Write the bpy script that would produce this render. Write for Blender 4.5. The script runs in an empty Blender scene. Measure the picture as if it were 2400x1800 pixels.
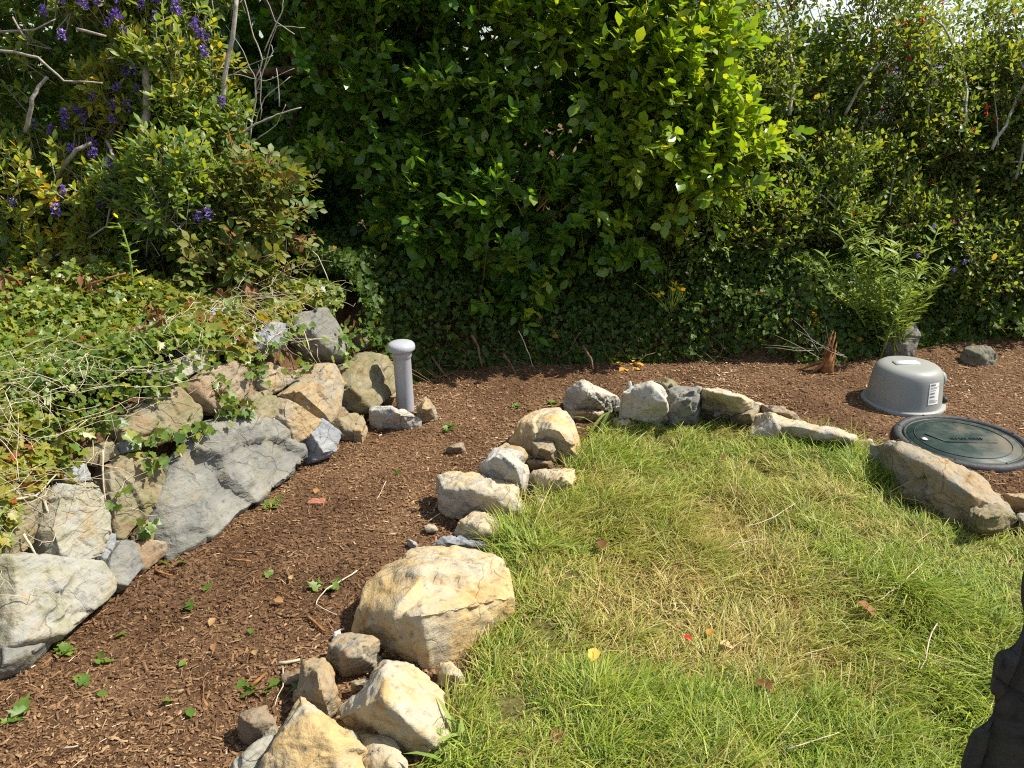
import bpy, bmesh, math, random
import numpy as np
from mathutils import Matrix, Vector

R = math.radians
sc = bpy.context.scene
rng = np.random.default_rng(7)
random.seed(7)

# ------------------------------------------------------------------ camera, sky, sun, exposure
CAM_H, PITCH, FPX = 1.6, R(21.0), 1875.0          # metres, radians, focal length in pixels of a 2400 px wide frame
cam_d = bpy.data.cameras.new('camera')
cam_d.sensor_width = 36.0
cam_d.lens = 36.0 * FPX / 2400.0
cam_d.clip_start = 0.05
cam_d.clip_end = 1500
cam = bpy.data.objects.new('camera', cam_d)
cam.location = (0, 0, CAM_H)
cam.rotation_euler = (math.pi / 2 - PITCH, 0, 0)
sc.collection.objects.link(cam)
sc.camera = cam

SUN = np.array([0.82, 0.09, 1.05]); SUN /= np.linalg.norm(SUN)
elev = math.asin(SUN[2])
world = bpy.data.worlds.new('World')
sc.world = world
world.use_nodes = True
wn, wl = world.node_tree.nodes, world.node_tree.links
wn.clear()
sky = wn.new('ShaderNodeTexSky'); sky.sky_type = 'NISHITA'; sky.sun_disc = False
sky.sun_elevation = elev
sky.sun_rotation = math.atan2(SUN[0], SUN[1])
sky.dust_density = 1.2
tc = wn.new('ShaderNodeTexCoord')
mp = wn.new('ShaderNodeMapping'); mp.inputs['Scale'].default_value = (1.5, 1.5, 5.0)
nz = wn.new('ShaderNodeTexNoise'); nz.inputs['Scale'].default_value = 2.6; nz.inputs['Detail'].default_value = 7
rp = wn.new('ShaderNodeValToRGB'); rp.color_ramp.elements[0].position = .50; rp.color_ramp.elements[1].position = .66
mx = wn.new('ShaderNodeMixRGB'); mx.inputs[2].default_value = (7.6, 7.9, 8.4, 1)
bg = wn.new('ShaderNodeBackground'); bg.inputs[1].default_value = 0.10
wo = wn.new('ShaderNodeOutputWorld')
wl.new(tc.outputs['Generated'], mp.inputs[0]); wl.new(mp.outputs[0], nz.inputs['Vector'])
wl.new(nz.outputs['Fac'], rp.inputs[0]); wl.new(rp.outputs[0], mx.inputs[0])
wl.new(sky.outputs[0], mx.inputs[1]); wl.new(mx.outputs[0], bg.inputs[0]); wl.new(bg.outputs[0], wo.inputs[0])

sun_d = bpy.data.lights.new('sun', 'SUN')
sun_d.energy = 5.0; sun_d.angle = R(0.5); sun_d.color = (1.0, 0.94, 0.82)
sun_o = bpy.data.objects.new('sun', sun_d)
sun_o.rotation_euler = Vector(SUN).to_track_quat('Z', 'Y').to_euler()
sun_o.location = (6, 4, 9)
sc.collection.objects.link(sun_o)

vs = sc.view_settings
vs.view_transform = 'Standard'; vs.look = 'None'; vs.exposure = 0.72; vs.gamma = 1.0
vs.use_curve_mapping = False
sc.cycles.max_bounces = 6; sc.cycles.diffuse_bounces = 3; sc.cycles.glossy_bounces = 2
sc.cycles.transmission_bounces = 4; sc.cycles.caustics_reflective = False; sc.cycles.caustics_refractive = False
sc.cycles.use_denoising = False; sc.cycles.filter_width = 1.1
sc.cycles.use_adaptive_sampling = True; sc.cycles.adaptive_threshold = 0.015

# ------------------------------------------------------------------ helpers: objects
col = sc.collection
def tag(o, label=None, cat=None, group=None, kind=None):
    if label: o['label'] = label
    if cat: o['category'] = cat
    if group: o['group'] = group
    if kind: o['kind'] = kind
    return o
def empty(name, loc):
    o = bpy.data.objects.new(name, None); o.location = tuple(float(v) for v in loc); o.empty_display_size = .1
    col.objects.link(o); return o
def link(name, me, parent=None, loc=(0, 0, 0)):
    """link a mesh whose coordinates are relative to loc (world); a child keeps its world place"""
    o = bpy.data.objects.new(name, me); col.objects.link(o)
    loc = np.array(loc, float)
    if parent is not None:
        o.parent = parent
        loc = loc - np.array(world_loc(parent))
    o.location = tuple(loc)
    return o
def world_loc(o):
    l = np.array(o.location); 
    while o.parent is not None:
        o = o.parent; l = l + np.array(o.location)
    return l
def np_mesh(name, verts, loops, starts, totals, mat=None, smooth=True, attrs=None):
    me = bpy.data.meshes.new(name)
    me.vertices.add(len(verts)); me.vertices.foreach_set('co', np.asarray(verts, np.float32).ravel())
    me.loops.add(len(loops)); me.loops.foreach_set('vertex_index', np.asarray(loops, np.int32))
    me.polygons.add(len(starts)); me.polygons.foreach_set('loop_start', np.asarray(starts, np.int32))
    me.polygons.foreach_set('loop_total', np.asarray(totals, np.int32))
    if smooth: me.polygons.foreach_set('use_smooth', np.ones(len(starts), bool))
    for k, v in (attrs or {}).items():
        a = me.attributes.new(k, 'FLOAT', 'POINT'); a.data.foreach_set('value', np.asarray(v, np.float32))
    me.update(calc_edges=True); me.validate()
    if mat: me.materials.append(mat)
    return me
def poly_mesh(name, verts, faces, mat=None, smooth=True, attrs=None):
    loops = [i for f in faces for i in f]; tot = [len(f) for f in faces]
    st = np.concatenate([[0], np.cumsum(tot)[:-1]])
    return np_mesh(name, verts, loops, st, tot, mat, smooth, attrs)
def norm(v):
    return v / np.maximum(np.linalg.norm(v, axis=-1, keepdims=True), 1e-9)

# ------------------------------------------------------------------ helpers: noise
def _hash(ix, iy, iz, seed):
    h = (ix.astype(np.int64) * 374761393 + iy.astype(np.int64) * 668265263 + iz.astype(np.int64) * 2147483647 + seed * 974711) & 0xffffffff
    h = ((h ^ (h >> 13)) * 1274126177) & 0xffffffff
    return ((h ^ (h >> 16)) & 0xffff) / 65535.0
def noise(p, seed=0):
    p = np.asarray(p, float); i = np.floor(p).astype(np.int64); f = p - i; f = f * f * (3 - 2 * f)
    out = 0
    for dx in (0, 1):
        wx = f[..., 0] if dx else 1 - f[..., 0]
        for dy in (0, 1):
            wy = f[..., 1] if dy else 1 - f[..., 1]
            for dz in (0, 1):
                wz = f[..., 2] if dz else 1 - f[..., 2]
                out = out + wx * wy * wz * _hash(i[..., 0] + dx, i[..., 1] + dy, i[..., 2] + dz, seed)
    return out * 2 - 1
def fbm(p, seed=0, oct=4):
    a, s, o = 1.0, 1.0, 0
    for k in range(oct):
        o = o + a * noise(np.asarray(p) * s, seed + k * 17); a *= .5; s *= 2.03
    return o
def n2(x, y, scale, seed=0, oct=3):
    x = np.asarray(x, float); y = np.asarray(y, float)
    return fbm(np.stack([x * scale, y * scale, np.zeros_like(x) + .37], -1), seed, oct)
def sstep(a, b, x):
    t = np.clip((x - a) / (b - a), 0, 1); return t * t * (3 - 2 * t)

# ------------------------------------------------------------------ survey: where a sighted point lies in the garden (used to measure positions)
cp, sp = math.cos(PITCH), math.sin(PITCH)
def ray(px, py):
    u, v = (px - 1200) / FPX, (900 - py) / FPX
    return np.array([u, cp + v * sp, -sp + v * cp])
def G0(px, py, z):
    d = ray(px, py); t = (z - CAM_H) / d[2]; return np.array([d[0] * t, d[1] * t, z])
def E(px, py, Y):
    d = ray(px, py); t = Y / d[1]; return np.array([d[0] * t, Y, CAM_H + d[2] * t])
ZP = -0.05
W = np.array([(-1.75, 0.2), (-1.62, 1.2)] + [tuple(G0(a, b, ZP)[:2]) for a, b in
     ((0, 1580), (110, 1500), (220, 1410), (310, 1345), (400, 1295), (560, 1200), (690, 1105), (760, 1060), (820, 990), (880, 945))]
     + [tuple(G0(a, b, 0)[:2]) for a, b in ((960, 885), (1050, 860), (1250, 850), (1450, 843), (1700, 850), (1900, 872), (2060, 850), (2200, 822), (2420, 800))] + [(4.5, 5.2), (8, 5.6)])
N_WALL = 11
def wall_sd(x, y):
    """signed distance to the foot of the bank (positive on the bank) and how far along (segment index)"""
    x = np.asarray(x, float); y = np.asarray(y, float)
    best = np.full(x.shape, 1e9); sg = np.zeros(x.shape); al = np.zeros(x.shape)
    for i in range(len(W) - 1):
        a, b = W[i], W[i + 1]; e = b - a; L2 = e @ e
        t = np.clip(((x - a[0]) * e[0] + (y - a[1]) * e[1]) / L2, 0, 1)
        dx, dy = x - a[0] - t * e[0], y - a[1] - t * e[1]
        d = np.hypot(dx, dy); cr = e[0] * (y - a[1]) - e[1] * (x - a[0])
        m = d < best - 1e-9
        best = np.where(m, d, best); sg = np.where(m, np.sign(cr), sg); al = np.where(m, i + t, al)
    return best * sg, al
LAWN = np.array([G0(a, b, 0)[:2] for a, b in
     ((1000, 1900), (1000, 1760), (1080, 1640), (1120, 1500), (1200, 1400), (1185, 1260), (1260, 1180), (1340, 1110), (1370, 1010), (1440, 985),
      (1620, 985), (1760, 1010), (1900, 1030), (2020, 1050), (2060, 1130), (2180, 1190), (2280, 1250), (2420, 1260))]
     + [(2.6, 2.5), (2.6, 0.3), (-0.25, 0.3)])
def in_poly(x, y, P):
    x = np.asarray(x, float); y = np.asarray(y, float); c = np.zeros(x.shape, bool)
    for i in range(len(P)):
        a, b = P[i], P[i - 1]
        m = ((a[1] > y) != (b[1] > y)) & (x < (b[0] - a[0]) * (y - a[1]) / (b[1] - a[1] + 1e-12) + a[0])
        c ^= m
    return c
def poly_dist(x, y, P):
    best = np.full(np.shape(x), 1e9)
    for i in range(len(P)):
        a, b = P[i - 1], P[i]; e = b - a
        t = np.clip(((x - a[0]) * e[0] + (y - a[1]) * e[1]) / (e @ e), 0, 1)
        best = np.minimum(best, np.hypot(x - a[0] - t * e[0], y - a[1] - t * e[1]))
    return best
def lawn_sd(x, y):
    d = poly_dist(x, y, LAWN); return np.where(in_poly(x, y, LAWN), d, -d)
def hgt(x, y, rough=True):
    x = np.asarray(x, float); y = np.asarray(y, float)
    s, al = wall_sd(x, y)
    l = lawn_sd(x, y)
    z = ZP + (0.05) * sstep(-.06, .10, l)
    z = z + .06 * sstep(.9, 1.5, x) * sstep(2.6, 3.1, y) * (1 - sstep(-.1, .05, l)) + .04 * sstep(3.6, 4.4, y) * sstep(-.8, 0, x)
    if rough:
        z = z + .012 * n2(x, y, 3.0, 3) + .006 * n2(x, y, 11, 5) + (.022 * n2(x, y, 2.6, 9) + .02 * n2(x, y, 1.1, 10)) * sstep(0, .15, l)
    wallness = 1 - sstep(N_WALL - .2, N_WALL + 1.2, al)
    up_wall = np.minimum(np.maximum(s, 0) * 2.3, .60 + .04 * np.maximum(s, 0))
    up_bank = np.minimum(np.maximum(s, 0) * 0.9, .38)
    rise = wallness * up_wall + (1 - wallness) * up_bank
    z = z + rise
    far = sstep(7.5, 12, y) + sstep(6, 10, np.abs(x)) + sstep(3, 6, -y)
    z = np.where(far > 0, z * (1 - np.clip(far, 0, 1)) + np.clip(far, 0, 1) * (-1.6), z)
    return z
def G(px, py, dz=0.0):
    p = G0(px, py, dz)
    for _ in range(3):
        p = G0(px, py, float(hgt(p[0], p[1], False)) + dz)
    return p
def on_bank(px, py, off=0.0):
    """first point of the bank/wall face along the sight line"""
    d = ray(px, py); t = np.arange(1.2, 7.5, .006)
    x, y, z = d[0] * t, d[1] * t, CAM_H + d[2] * t
    hit = np.nonzero(hgt(x, y, False) > z)[0]
    i = hit[0] if len(hit) else len(t) - 1
    p = np.array([x[i], y[i], z[i]])
    e = 1e-2
    gx = float(hgt(p[0] + e, p[1], False) - hgt(p[0] - e, p[1], False)) / (2 * e)
    gy = float(hgt(p[0], p[1] + e, False) - hgt(p[0], p[1] - e, False)) / (2 * e)
    n = np.array([-gx, -gy, 1.0]); n /= np.linalg.norm(n)
    return p + n * off, n

# ------------------------------------------------------------------ helpers: materials
def new_mat(name):
    m = bpy.data.materials.new(name); m.use_nodes = True
    n, l = m.node_tree.nodes, m.node_tree.links
    n.clear(); out = n.new('ShaderNodeOutputMaterial')
    return m, n, l, out
def ramp(n, stops, interp='LINEAR'):
    r = n.new('ShaderNodeValToRGB'); r.color_ramp.interpolation = interp
    el = r.color_ramp.elements
    while len(el) < len(stops): el.new(.5)
    for e, (p, c) in zip(el, stops):
        e.position = p; e.color = (*c, 1) if len(c) == 3 else c
    return r
def leaf_mat(name, stops, rough=.5, trans=.35, tint=(1.5, 1.35, .6), spec=.5, attr='rnd', bumpy=True):
    m, n, l, out = new_mat(name)
    a = n.new('ShaderNodeAttribute'); a.attribute_name = attr
    r = ramp(n, stops); l.new(a.outputs['Fac'], r.inputs[0])
    p = n.new('ShaderNodeBsdfPrincipled'); p.inputs['Roughness'].default_value = rough
    p.inputs['Specular IOR Level'].default_value = spec
    t = n.new('ShaderNodeBsdfTranslucent')
    mu = n.new('ShaderNodeMixRGB'); mu.blend_type = 'MULTIPLY'; mu.inputs[0].default_value = 1; mu.inputs[2].default_value = (*tint, 1)
    g = n.new('ShaderNodeTexCoord'); nn = n.new('ShaderNodeTexNoise'); nn.inputs['Scale'].default_value = 60; nn.inputs['Detail'].default_value = 2
    hv = n.new('ShaderNodeHueSaturation'); mr = n.new('ShaderNodeMapRange'); mr.inputs[3].default_value = .75; mr.inputs[4].default_value = 1.25
    l.new(g.outputs['Object'], nn.inputs['Vector']); l.new(nn.outputs['Fac'], mr.inputs[0]); l.new(mr.outputs[0], hv.inputs['Value'])
    l.new(r.outputs[0], hv.inputs['Color'])
    l.new(hv.outputs[0], p.inputs['Base Color']); l.new(hv.outputs[0], mu.inputs[1]); l.new(mu.outputs[0], t.inputs[0])
    s = n.new('ShaderNodeMixShader'); s.inputs[0].default_value = trans
    l.new(p.outputs[0], s.inputs[1]); l.new(t.outputs[0], s.inputs[2]); l.new(s.outputs[0], out.inputs[0])
    return m
def plain_mat(name, c, rough=.5, spec=.5, var=.15, scale=20, bump=0.0, metallic=0):
    m, n, l, out = new_mat(name)
    p = n.new('ShaderNodeBsdfPrincipled'); p.inputs['Roughness'].default_value = rough; p.inputs['Specular IOR Level'].default_value = spec
    p.inputs['Metallic'].default_value = metallic
    g = n.new('ShaderNodeTexCoord'); nn = n.new('ShaderNodeTexNoise'); nn.inputs['Scale'].default_value = scale; nn.inputs['Detail'].default_value = 5
    lo = tuple(v * (1 - var) for v in c); hi = tuple(min(1, v * (1 + var)) for v in c)
    r = ramp(n, [(.3, lo), (.7, hi)])
    l.new(g.outputs['Object'], nn.inputs['Vector']); l.new(nn.outputs['Fac'], r.inputs[0]); l.new(r.outputs[0], p.inputs['Base Color'])
    if bump:
        b = n.new('ShaderNodeBump'); b.inputs['Strength'].default_value = bump; b.inputs['Distance'].default_value = .004
        l.new(nn.outputs['Fac'], b.inputs['Height']); l.new(b.outputs[0], p.inputs['Normal'])
    l.new(p.outputs[0], out.inputs[0]); return m
def attr_mat(name, stops, rough=.8, spec=.2, attr='rnd'):
    m, n, l, out = new_mat(name)
    a = n.new('ShaderNodeAttribute'); a.attribute_name = attr
    r = ramp(n, stops); l.new(a.outputs['Fac'], r.inputs[0])
    p = n.new('ShaderNodeBsdfPrincipled'); p.inputs['Roughness'].default_value = rough; p.inputs['Specular IOR Level'].default_value = spec
    l.new(r.outputs[0], p.inputs['Base Color']); l.new(p.outputs[0], out.inputs[0]); return m
def rock_mat(name, base, second, stain, dark, crack=.5, strata=.25, moss=None, moss_amt=0.0, bump=.6):
    m, n, l, out = new_mat(name)
    p = n.new('ShaderNodeBsdfPrincipled'); p.inputs['Roughness'].default_value = .88; p.inputs['Specular IOR Level'].default_value = .25
    g = n.new('ShaderNodeTexCoord'); oi = n.new('ShaderNodeObjectInfo')
    off = n.new('ShaderNodeVectorMath'); off.operation = 'ADD'
    sc3 = n.new('ShaderNodeVectorMath'); sc3.operation = 'SCALE'; sc3.inputs[0].default_value = (13.1, 7.7, 9.3)
    l.new(oi.outputs['Random'], sc3.inputs['Scale']); l.new(g.outputs['Object'], off.inputs[0]); l.new(sc3.outputs[0], off.inputs[1])
    V = off.outputs[0]
    def nt(scale, detail=6, rough=.55, dist=0.0, vec=None):
        t = n.new('ShaderNodeTexNoise'); t.inputs['Scale'].default_value = scale; t.inputs['Detail'].default_value = detail
        t.inputs['Roughness'].default_value = rough; t.inputs['Distortion'].default_value = dist
        l.new(vec or V, t.inputs['Vector']); return t.outputs['Fac']
    def mix(f, a, b, mode='MIX'):
        x = n.new('ShaderNodeMixRGB'); x.blend_type = mode
        for i, v in ((0, f), (1, a), (2, b)):
            if isinstance(v, (int, float)): x.inputs[i].default_value = v if i == 0 else (v, v, v, 1)
            elif isinstance(v, tuple): x.inputs[i].default_value = (*v, 1)
            else: l.new(v, x.inputs[i])
        return x.outputs[0]
    def cr(f, a, b):
        r = ramp(n, [(a, (0, 0, 0)), (b, (1, 1, 1))]); l.new(f, r.inputs[0]); return r.outputs[0]
    c = mix(cr(nt(5, 5, .6, .6), .42, .60), base, second)
    c = mix(cr(nt(9, 6, .65, 1.0), .55, .72), c, stain)
    c = mix(cr(nt(38, 4, .6), .56, .74), c, dark)
    # sheared strata
    rot = n.new('ShaderNodeMapping'); rot.inputs['Rotation'].default_value = (.5, .9, .3); rot.inputs['Scale'].default_value = (2.2, 3.5, 26)
    l.new(V, rot.inputs[0])
    st = nt(1.6, 6, .6, .5, rot.outputs[0])
    c = mix(strata, c, mix(st, (.45, .44, .42), (1.35, 1.33, 1.28)), 'MULTIPLY')
    # hairline cracks
    dv = n.new('ShaderNodeTexNoise'); dv.inputs['Scale'].default_value = 6; dv.inputs['Detail'].default_value = 5; l.new(V, dv.inputs['Vector'])
    va = n.new('ShaderNodeVectorMath'); va.operation = 'MULTIPLY_ADD'; va.inputs[1].default_value = (.22, .22, .22); l.new(dv.outputs['Color'], va.inputs[0]); l.new(V, va.inputs[2])
    vo = n.new('ShaderNodeTexVoronoi'); vo.feature = 'DISTANCE_TO_EDGE'; vo.inputs['Scale'].default_value = 4.2; l.new(va.outputs[0], vo.inputs['Vector'])
    ck = ramp(n, [(.0, (0, 0, 0)), (.022, (1, 1, 1))]); l.new(vo.outputs['Distance'], ck.inputs[0])
    gate = mix(cr(nt(3.0, 3), .40, .60), ck.outputs[0], (1, 1, 1))
    c = mix(crack, c, mix(gate, (.28, .25, .22), (1, 1, 1)), 'MULTIPLY')
    if moss:
        c = mix(mix(cr(nt(14, 6, .65), .48, .62), 0.0, moss_amt), c, moss)
    l.new(c, p.inputs['Base Color'])
    # relief: strata, grain and cracks
    h1 = n.new('ShaderNodeMath'); h1.operation = 'MULTIPLY_ADD'; h1.inputs[1].default_value = .7; l.new(st, h1.inputs[0]); l.new(nt(26, 8, .68), h1.inputs[2])
    h2 = n.new('ShaderNodeMath'); h2.operation = 'MULTIPLY_ADD'; h2.inputs[1].default_value = .5 * crack; l.new(gate, h2.inputs[0]); l.new(h1.outputs[0], h2.inputs[2])
    b = n.new('ShaderNodeBump'); b.inputs['Strength'].default_value = bump; b.inputs['Distance'].default_value = .012
    l.new(h2.outputs[0], b.inputs['Height']); l.new(b.outputs[0], p.inputs['Normal'])
    l.new(p.outputs[0], out.inputs[0]); return m

M = {}
M['ochre'] = rock_mat('ochre_stone', (.50, .36, .17), (.42, .37, .27), (.40, .215, .06), (.20, .15, .09), .4, .38, None, 0, .8)
M['cream'] = rock_mat('cream_stone', (.49, .40, .24), (.40, .37, .31), (.42, .27, .10), (.25, .20, .13), .45, .45, None, 0, .8)
M['tan'] = rock_mat('tan_stone', (.36, .27, .15), (.30, .27, .21), (.29, .165, .07), (.15, .11, .075), .5, .5, None, 0, .9)
M['brown'] = rock_mat('brown_stone', (.25, .175, .105), (.29, .24, .17), (.20, .10, .045), (.10, .07, .045), .5, .6, None, 0, .9)
M['grey'] = rock_mat('grey_slab', (.195, .197, .185), (.26, .255, .225), (.24, .205, .14), (.11, .112, .11), .45, .65, (.17, .165, .10), .35, 1.0)
M['pale'] = rock_mat('pale_stone', (.34, .315, .235), (.33, .33, .30), (.32, .22, .11), (.17, .16, .13), .6, .45, (.19, .19, .08), .4, .9)
M['olive'] = rock_mat('olive_stone', (.235, .195, .11), (.27, .24, .17), (.24, .135, .065), (.115, .10, .07), .6, .5, (.13, .14, .045), .5, .9)
M['blue'] = rock_mat('bluegrey_stone', (.215, .23, .255), (.31, .32, .33), (.24, .235, .22), (.13, .14, .155), .55, .6, None, 0, .9)
M['white'] = rock_mat('white_stone', (.46, .43, .36), (.37, .37, .36), (.41, .32, .18), (.22, .205, .18), .6, .6, None, 0, .9)
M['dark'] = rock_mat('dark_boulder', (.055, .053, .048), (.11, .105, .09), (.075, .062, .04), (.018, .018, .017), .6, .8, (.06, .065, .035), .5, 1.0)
M['mossy'] = rock_mat('mossy_stone', (.17, .16, .13), (.22, .20, .17), (.14, .11, .07), (.07, .07, .06), .4, .4, (.08, .09, .03), .6)

def ground_mat():
    m, n, l, out = new_mat('bark_mulch_soil')
    p = n.new('ShaderNodeBsdfPrincipled'); p.inputs['Roughness'].default_value = .95; p.inputs['Specular IOR Level'].default_value = .1
    g = n.new('ShaderNodeTexCoord')
    a = n.new('ShaderNodeTexNoise'); a.inputs['Scale'].default_value = 70; a.inputs['Detail'].default_value = 8; a.inputs['Roughness'].default_value = .7
    b = n.new('ShaderNodeTexNoise'); b.inputs['Scale'].default_value = 3.5; b.inputs['Detail'].default_value = 4
    l.new(g.outputs['Object'], a.inputs['Vector']); l.new(g.outputs['Object'], b.inputs['Vector'])
    r = ramp(n, [(.30, (.042, .024, .014)), (.52, (.13, .076, .042)), (.70, (.26, .165, .09))]); l.new(a.outputs['Fac'], r.inputs[0])
    r2 = ramp(n, [(.35, (.65, .60, .55)), (.65, (1.15, 1.12, 1.1))]); l.new(b.outputs['Fac'], r2.inputs[0])
    x = n.new('ShaderNodeMixRGB'); x.blend_type = 'MULTIPLY'; x.inputs[0].default_value = 1
    l.new(r.outputs[0], x.inputs[1]); l.new(r2.outputs[0], x.inputs[2]); l.new(x.outputs[0], p.inputs['Base Color'])
    bp = n.new('ShaderNodeBump'); bp.inputs['Distance'].default_value = .012; bp.inputs['Strength'].default_value = .9
    l.new(a.outputs['Fac'], bp.inputs['Height']); l.new(bp.outputs[0], p.inputs['Normal']); l.new(p.outputs[0], out.inputs[0])
    return m
M['soil'] = ground_mat()
M['thatch'] = plain_mat('lawn_thatch', (.10, .085, .03), .95, .1, .55, 55, .8)
M['bark'] = plain_mat('brown_bark', (.16, .10, .06), .9, .15, .45, 30, .8)
M['greybark'] = plain_mat('grey_bark', (.30, .26, .21), .9, .15, .35, 40, .6)
M['palebark'] = plain_mat('pale_grey_bark', (.36, .33, .28), .9, .15, .3, 40, .4)
M['palestem'] = plain_mat('pale_dry_stem', (.46, .39, .28), .85, .2, .3, 30)
M['deadbrown'] = plain_mat('dead_brown_stalk', (.24, .11, .04), .85, .2, .45, 40, .6)

# ------------------------------------------------------------------ helpers: shapes
def tube(pts, radii, sides=6, cap=True):
    """verts, faces of a tapered tube along a polyline"""
    pts = np.array(pts, float); k = len(pts); radii = np.broadcast_to(np.array(radii, float), (k,))
    tan = np.gradient(pts, axis=0); tan = norm(tan)
    ref = np.array([0, 0, 1.0]) if abs(tan[0][2]) < .9 else np.array([1.0, 0, 0])
    vs_, fs = [], []
    u = norm(np.cross(tan[0], ref))
    for i in range(k):
        u = norm(u - tan[i] * (u @ tan[i])); w = np.cross(tan[i], u)
        for s in range(sides):
            a = 2 * math.pi * s / sides
            vs_.append(pts[i] + radii[i] * (math.cos(a) * u + math.sin(a) * w))
    for i in range(k - 1):
        for s in range(sides):
            s2 = (s + 1) % sides
            fs.append((i * sides + s, i * sides + s2, (i + 1) * sides + s2, (i + 1) * sides + s))
    if cap:
        fs.append(tuple(range(sides - 1, -1, -1))); fs.append(tuple((k - 1) * sides + s for s in range(sides)))
    return vs_, fs
class MB:
    def __init__(s): s.v, s.f, s.r = [], [], []
    def add(s, vf, rnd=.5):
        v, f = vf; o = len(s.v); s.v += [np.array(q, float) for q in v]; s.f += [tuple(i + o for i in q) for q in f]; s.r += [rnd] * len(v); return s
    def tube(s, pts, radii, sides=6, rnd=.5): return s.add(tube(pts, radii, sides), rnd)
    def box(s, c, h, rz=0.0, rnd=.5):
        c = np.array(c, float); ca, sa = math.cos(rz), math.sin(rz); v = []
        for dx in (-1, 1):
            for dy in (-1, 1):
                for dz in (-1, 1):
                    x, y = dx * h[0], dy * h[1]; v.append(c + (x * ca - y * sa, x * sa + y * ca, dz * h[2]))
        return s.add((v, [(0, 1, 3, 2), (4, 6, 7, 5), (0, 4, 5, 1), (2, 3, 7, 6), (0, 2, 6, 4), (1, 5, 7, 3)]), rnd)
    def lathe(s, prof, seg=48, c=(0, 0, 0), close=True):
        v, f = [], []; k = len(prof)
        for i in range(seg):
            a = 2 * math.pi * i / seg
            for r, z in prof: v.append((c[0] + r * math.cos(a), c[1] + r * math.sin(a), c[2] + z))
        for i in range(seg):
            j = (i + 1) % seg
            for q in range(k - 1): f.append((i * k + q, j * k + q, j * k + q + 1, i * k + q + 1))
        if close: f.append(tuple(i * k + k - 1 for i in range(seg)))
        return s.add((v, f))
    def build(s, name, mat, parent=None, loc=(0, 0, 0), smooth=True, rel=True):
        v = np.array(s.v) - (np.array(loc) if rel else 0)
        return link(name, poly_mesh(name, v, s.f, mat, smooth, {'rnd': s.r}), parent, loc)
def wobble(a, b, k=8, amp=.05, seed=0, sag=0.0):
    a, b = np.array(a, float), np.array(b, float); t = np.linspace(0, 1, k)[:, None]
    p = a + (b - a) * t
    L = np.linalg.norm(b - a)
    q = np.stack([noise(np.stack([t[:, 0] * 3.1 + seed * 1.7, np.full(k, i * 5.3 + seed), np.full(k, .5)], -1), seed) for i in range(3)], -1)
    q = (q - q[0]) - (q[-1] - q[0]) * t
    p = p + q * amp * L; p[:, 2] -= sag * L * (4 * t * (1 - t))[:, 0]
    return p

# leaf shapes: length 1 along +Y, upper face +Z
def T_oval(w=.30, fold=.05, droop=.1):
    v = [(0, 0, 0), (-w * .85, .28, fold), (0, .28, 0), (w * .85, .28, fold), (-w, .62, fold - droop * .4), (0, .62, -droop * .4), (w, .62, fold - droop * .4), (0, 1, -droop)]
    return np.array(v), [(0, 2, 1), (0, 3, 2), (1, 2, 5, 4), (2, 3, 6, 5), (4, 5, 7), (5, 6, 7)]
def T_diamond(w=.28, fold=.06):
    return np.array([(0, 0, 0), (-w, .45, fold), (w, .45, fold), (0, 1, -.05), (0, .45, 0)]), [(0, 4, 1), (0, 2, 4), (1, 4, 3), (4, 2, 3)]
def T_ivy():
    o = [(0, 0), (-.30, -.12), (-.48, .22), (-.28, .40), (-.34, .62), (-.12, .66), (0, 1), (.12, .66), (.34, .62), (.28, .40), (.48, .22), (.30, -.12)]
    v = [(0, .30, -.03)] + [(x, y, .05 * abs(x) * 2 - .08 * max(0, y - .5)) for x, y in o]
    return np.array(v), [(0, i + 2 if i + 2 < 13 else 1, i + 1) for i in range(12)]
def T_tri():
    V, F = [], []
    for a in (-1.05, 0, 1.05):
        v, f = T_oval(.30, .05, .12); v = v * .62; v[:, 1] += .12
        c, s = math.cos(a), math.sin(a); v = np.stack([v[:, 0] * c - v[:, 1] * s, v[:, 0] * s + v[:, 1] * c + (.2 if a == 0 else .12), v[:, 2]], -1)
        F += [tuple(i + len(V) * 8 for i in q) for q in f]; V.append(v)
    return np.concatenate(V), F
def T_blade(w=.018, bend=.4):
    v = []
    for t, k in ((0, 1), (.38, .95), (.72, .7)):
        y = t * (1 - .12 * bend * t); z = -bend * t * t
        v += [(-w * k, y, z), (w * k, y, z)]
    v.append((0, 1 - .25 * bend, -bend))
    return np.array(v), [(0, 1, 3, 2), (2, 3, 5, 4), (4, 5, 6)]
def T_chip():
    return np.array([(-.5, 0, 0), (.5, 0, 0), (.42, 1, 0), (-.38, 1, 0), (-.1, .15, .35), (.1, .85, .35)]), [(0, 1, 4), (1, 2, 5, 4), (2, 3, 5), (3, 0, 4, 5)]
def frames(axis, nrm):
    y = norm(axis); z = norm(nrm - y * np.sum(nrm * y, -1, keepdims=True)); x = np.cross(y, z)
    return np.stack([x, y, z], -1)         # columns
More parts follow.
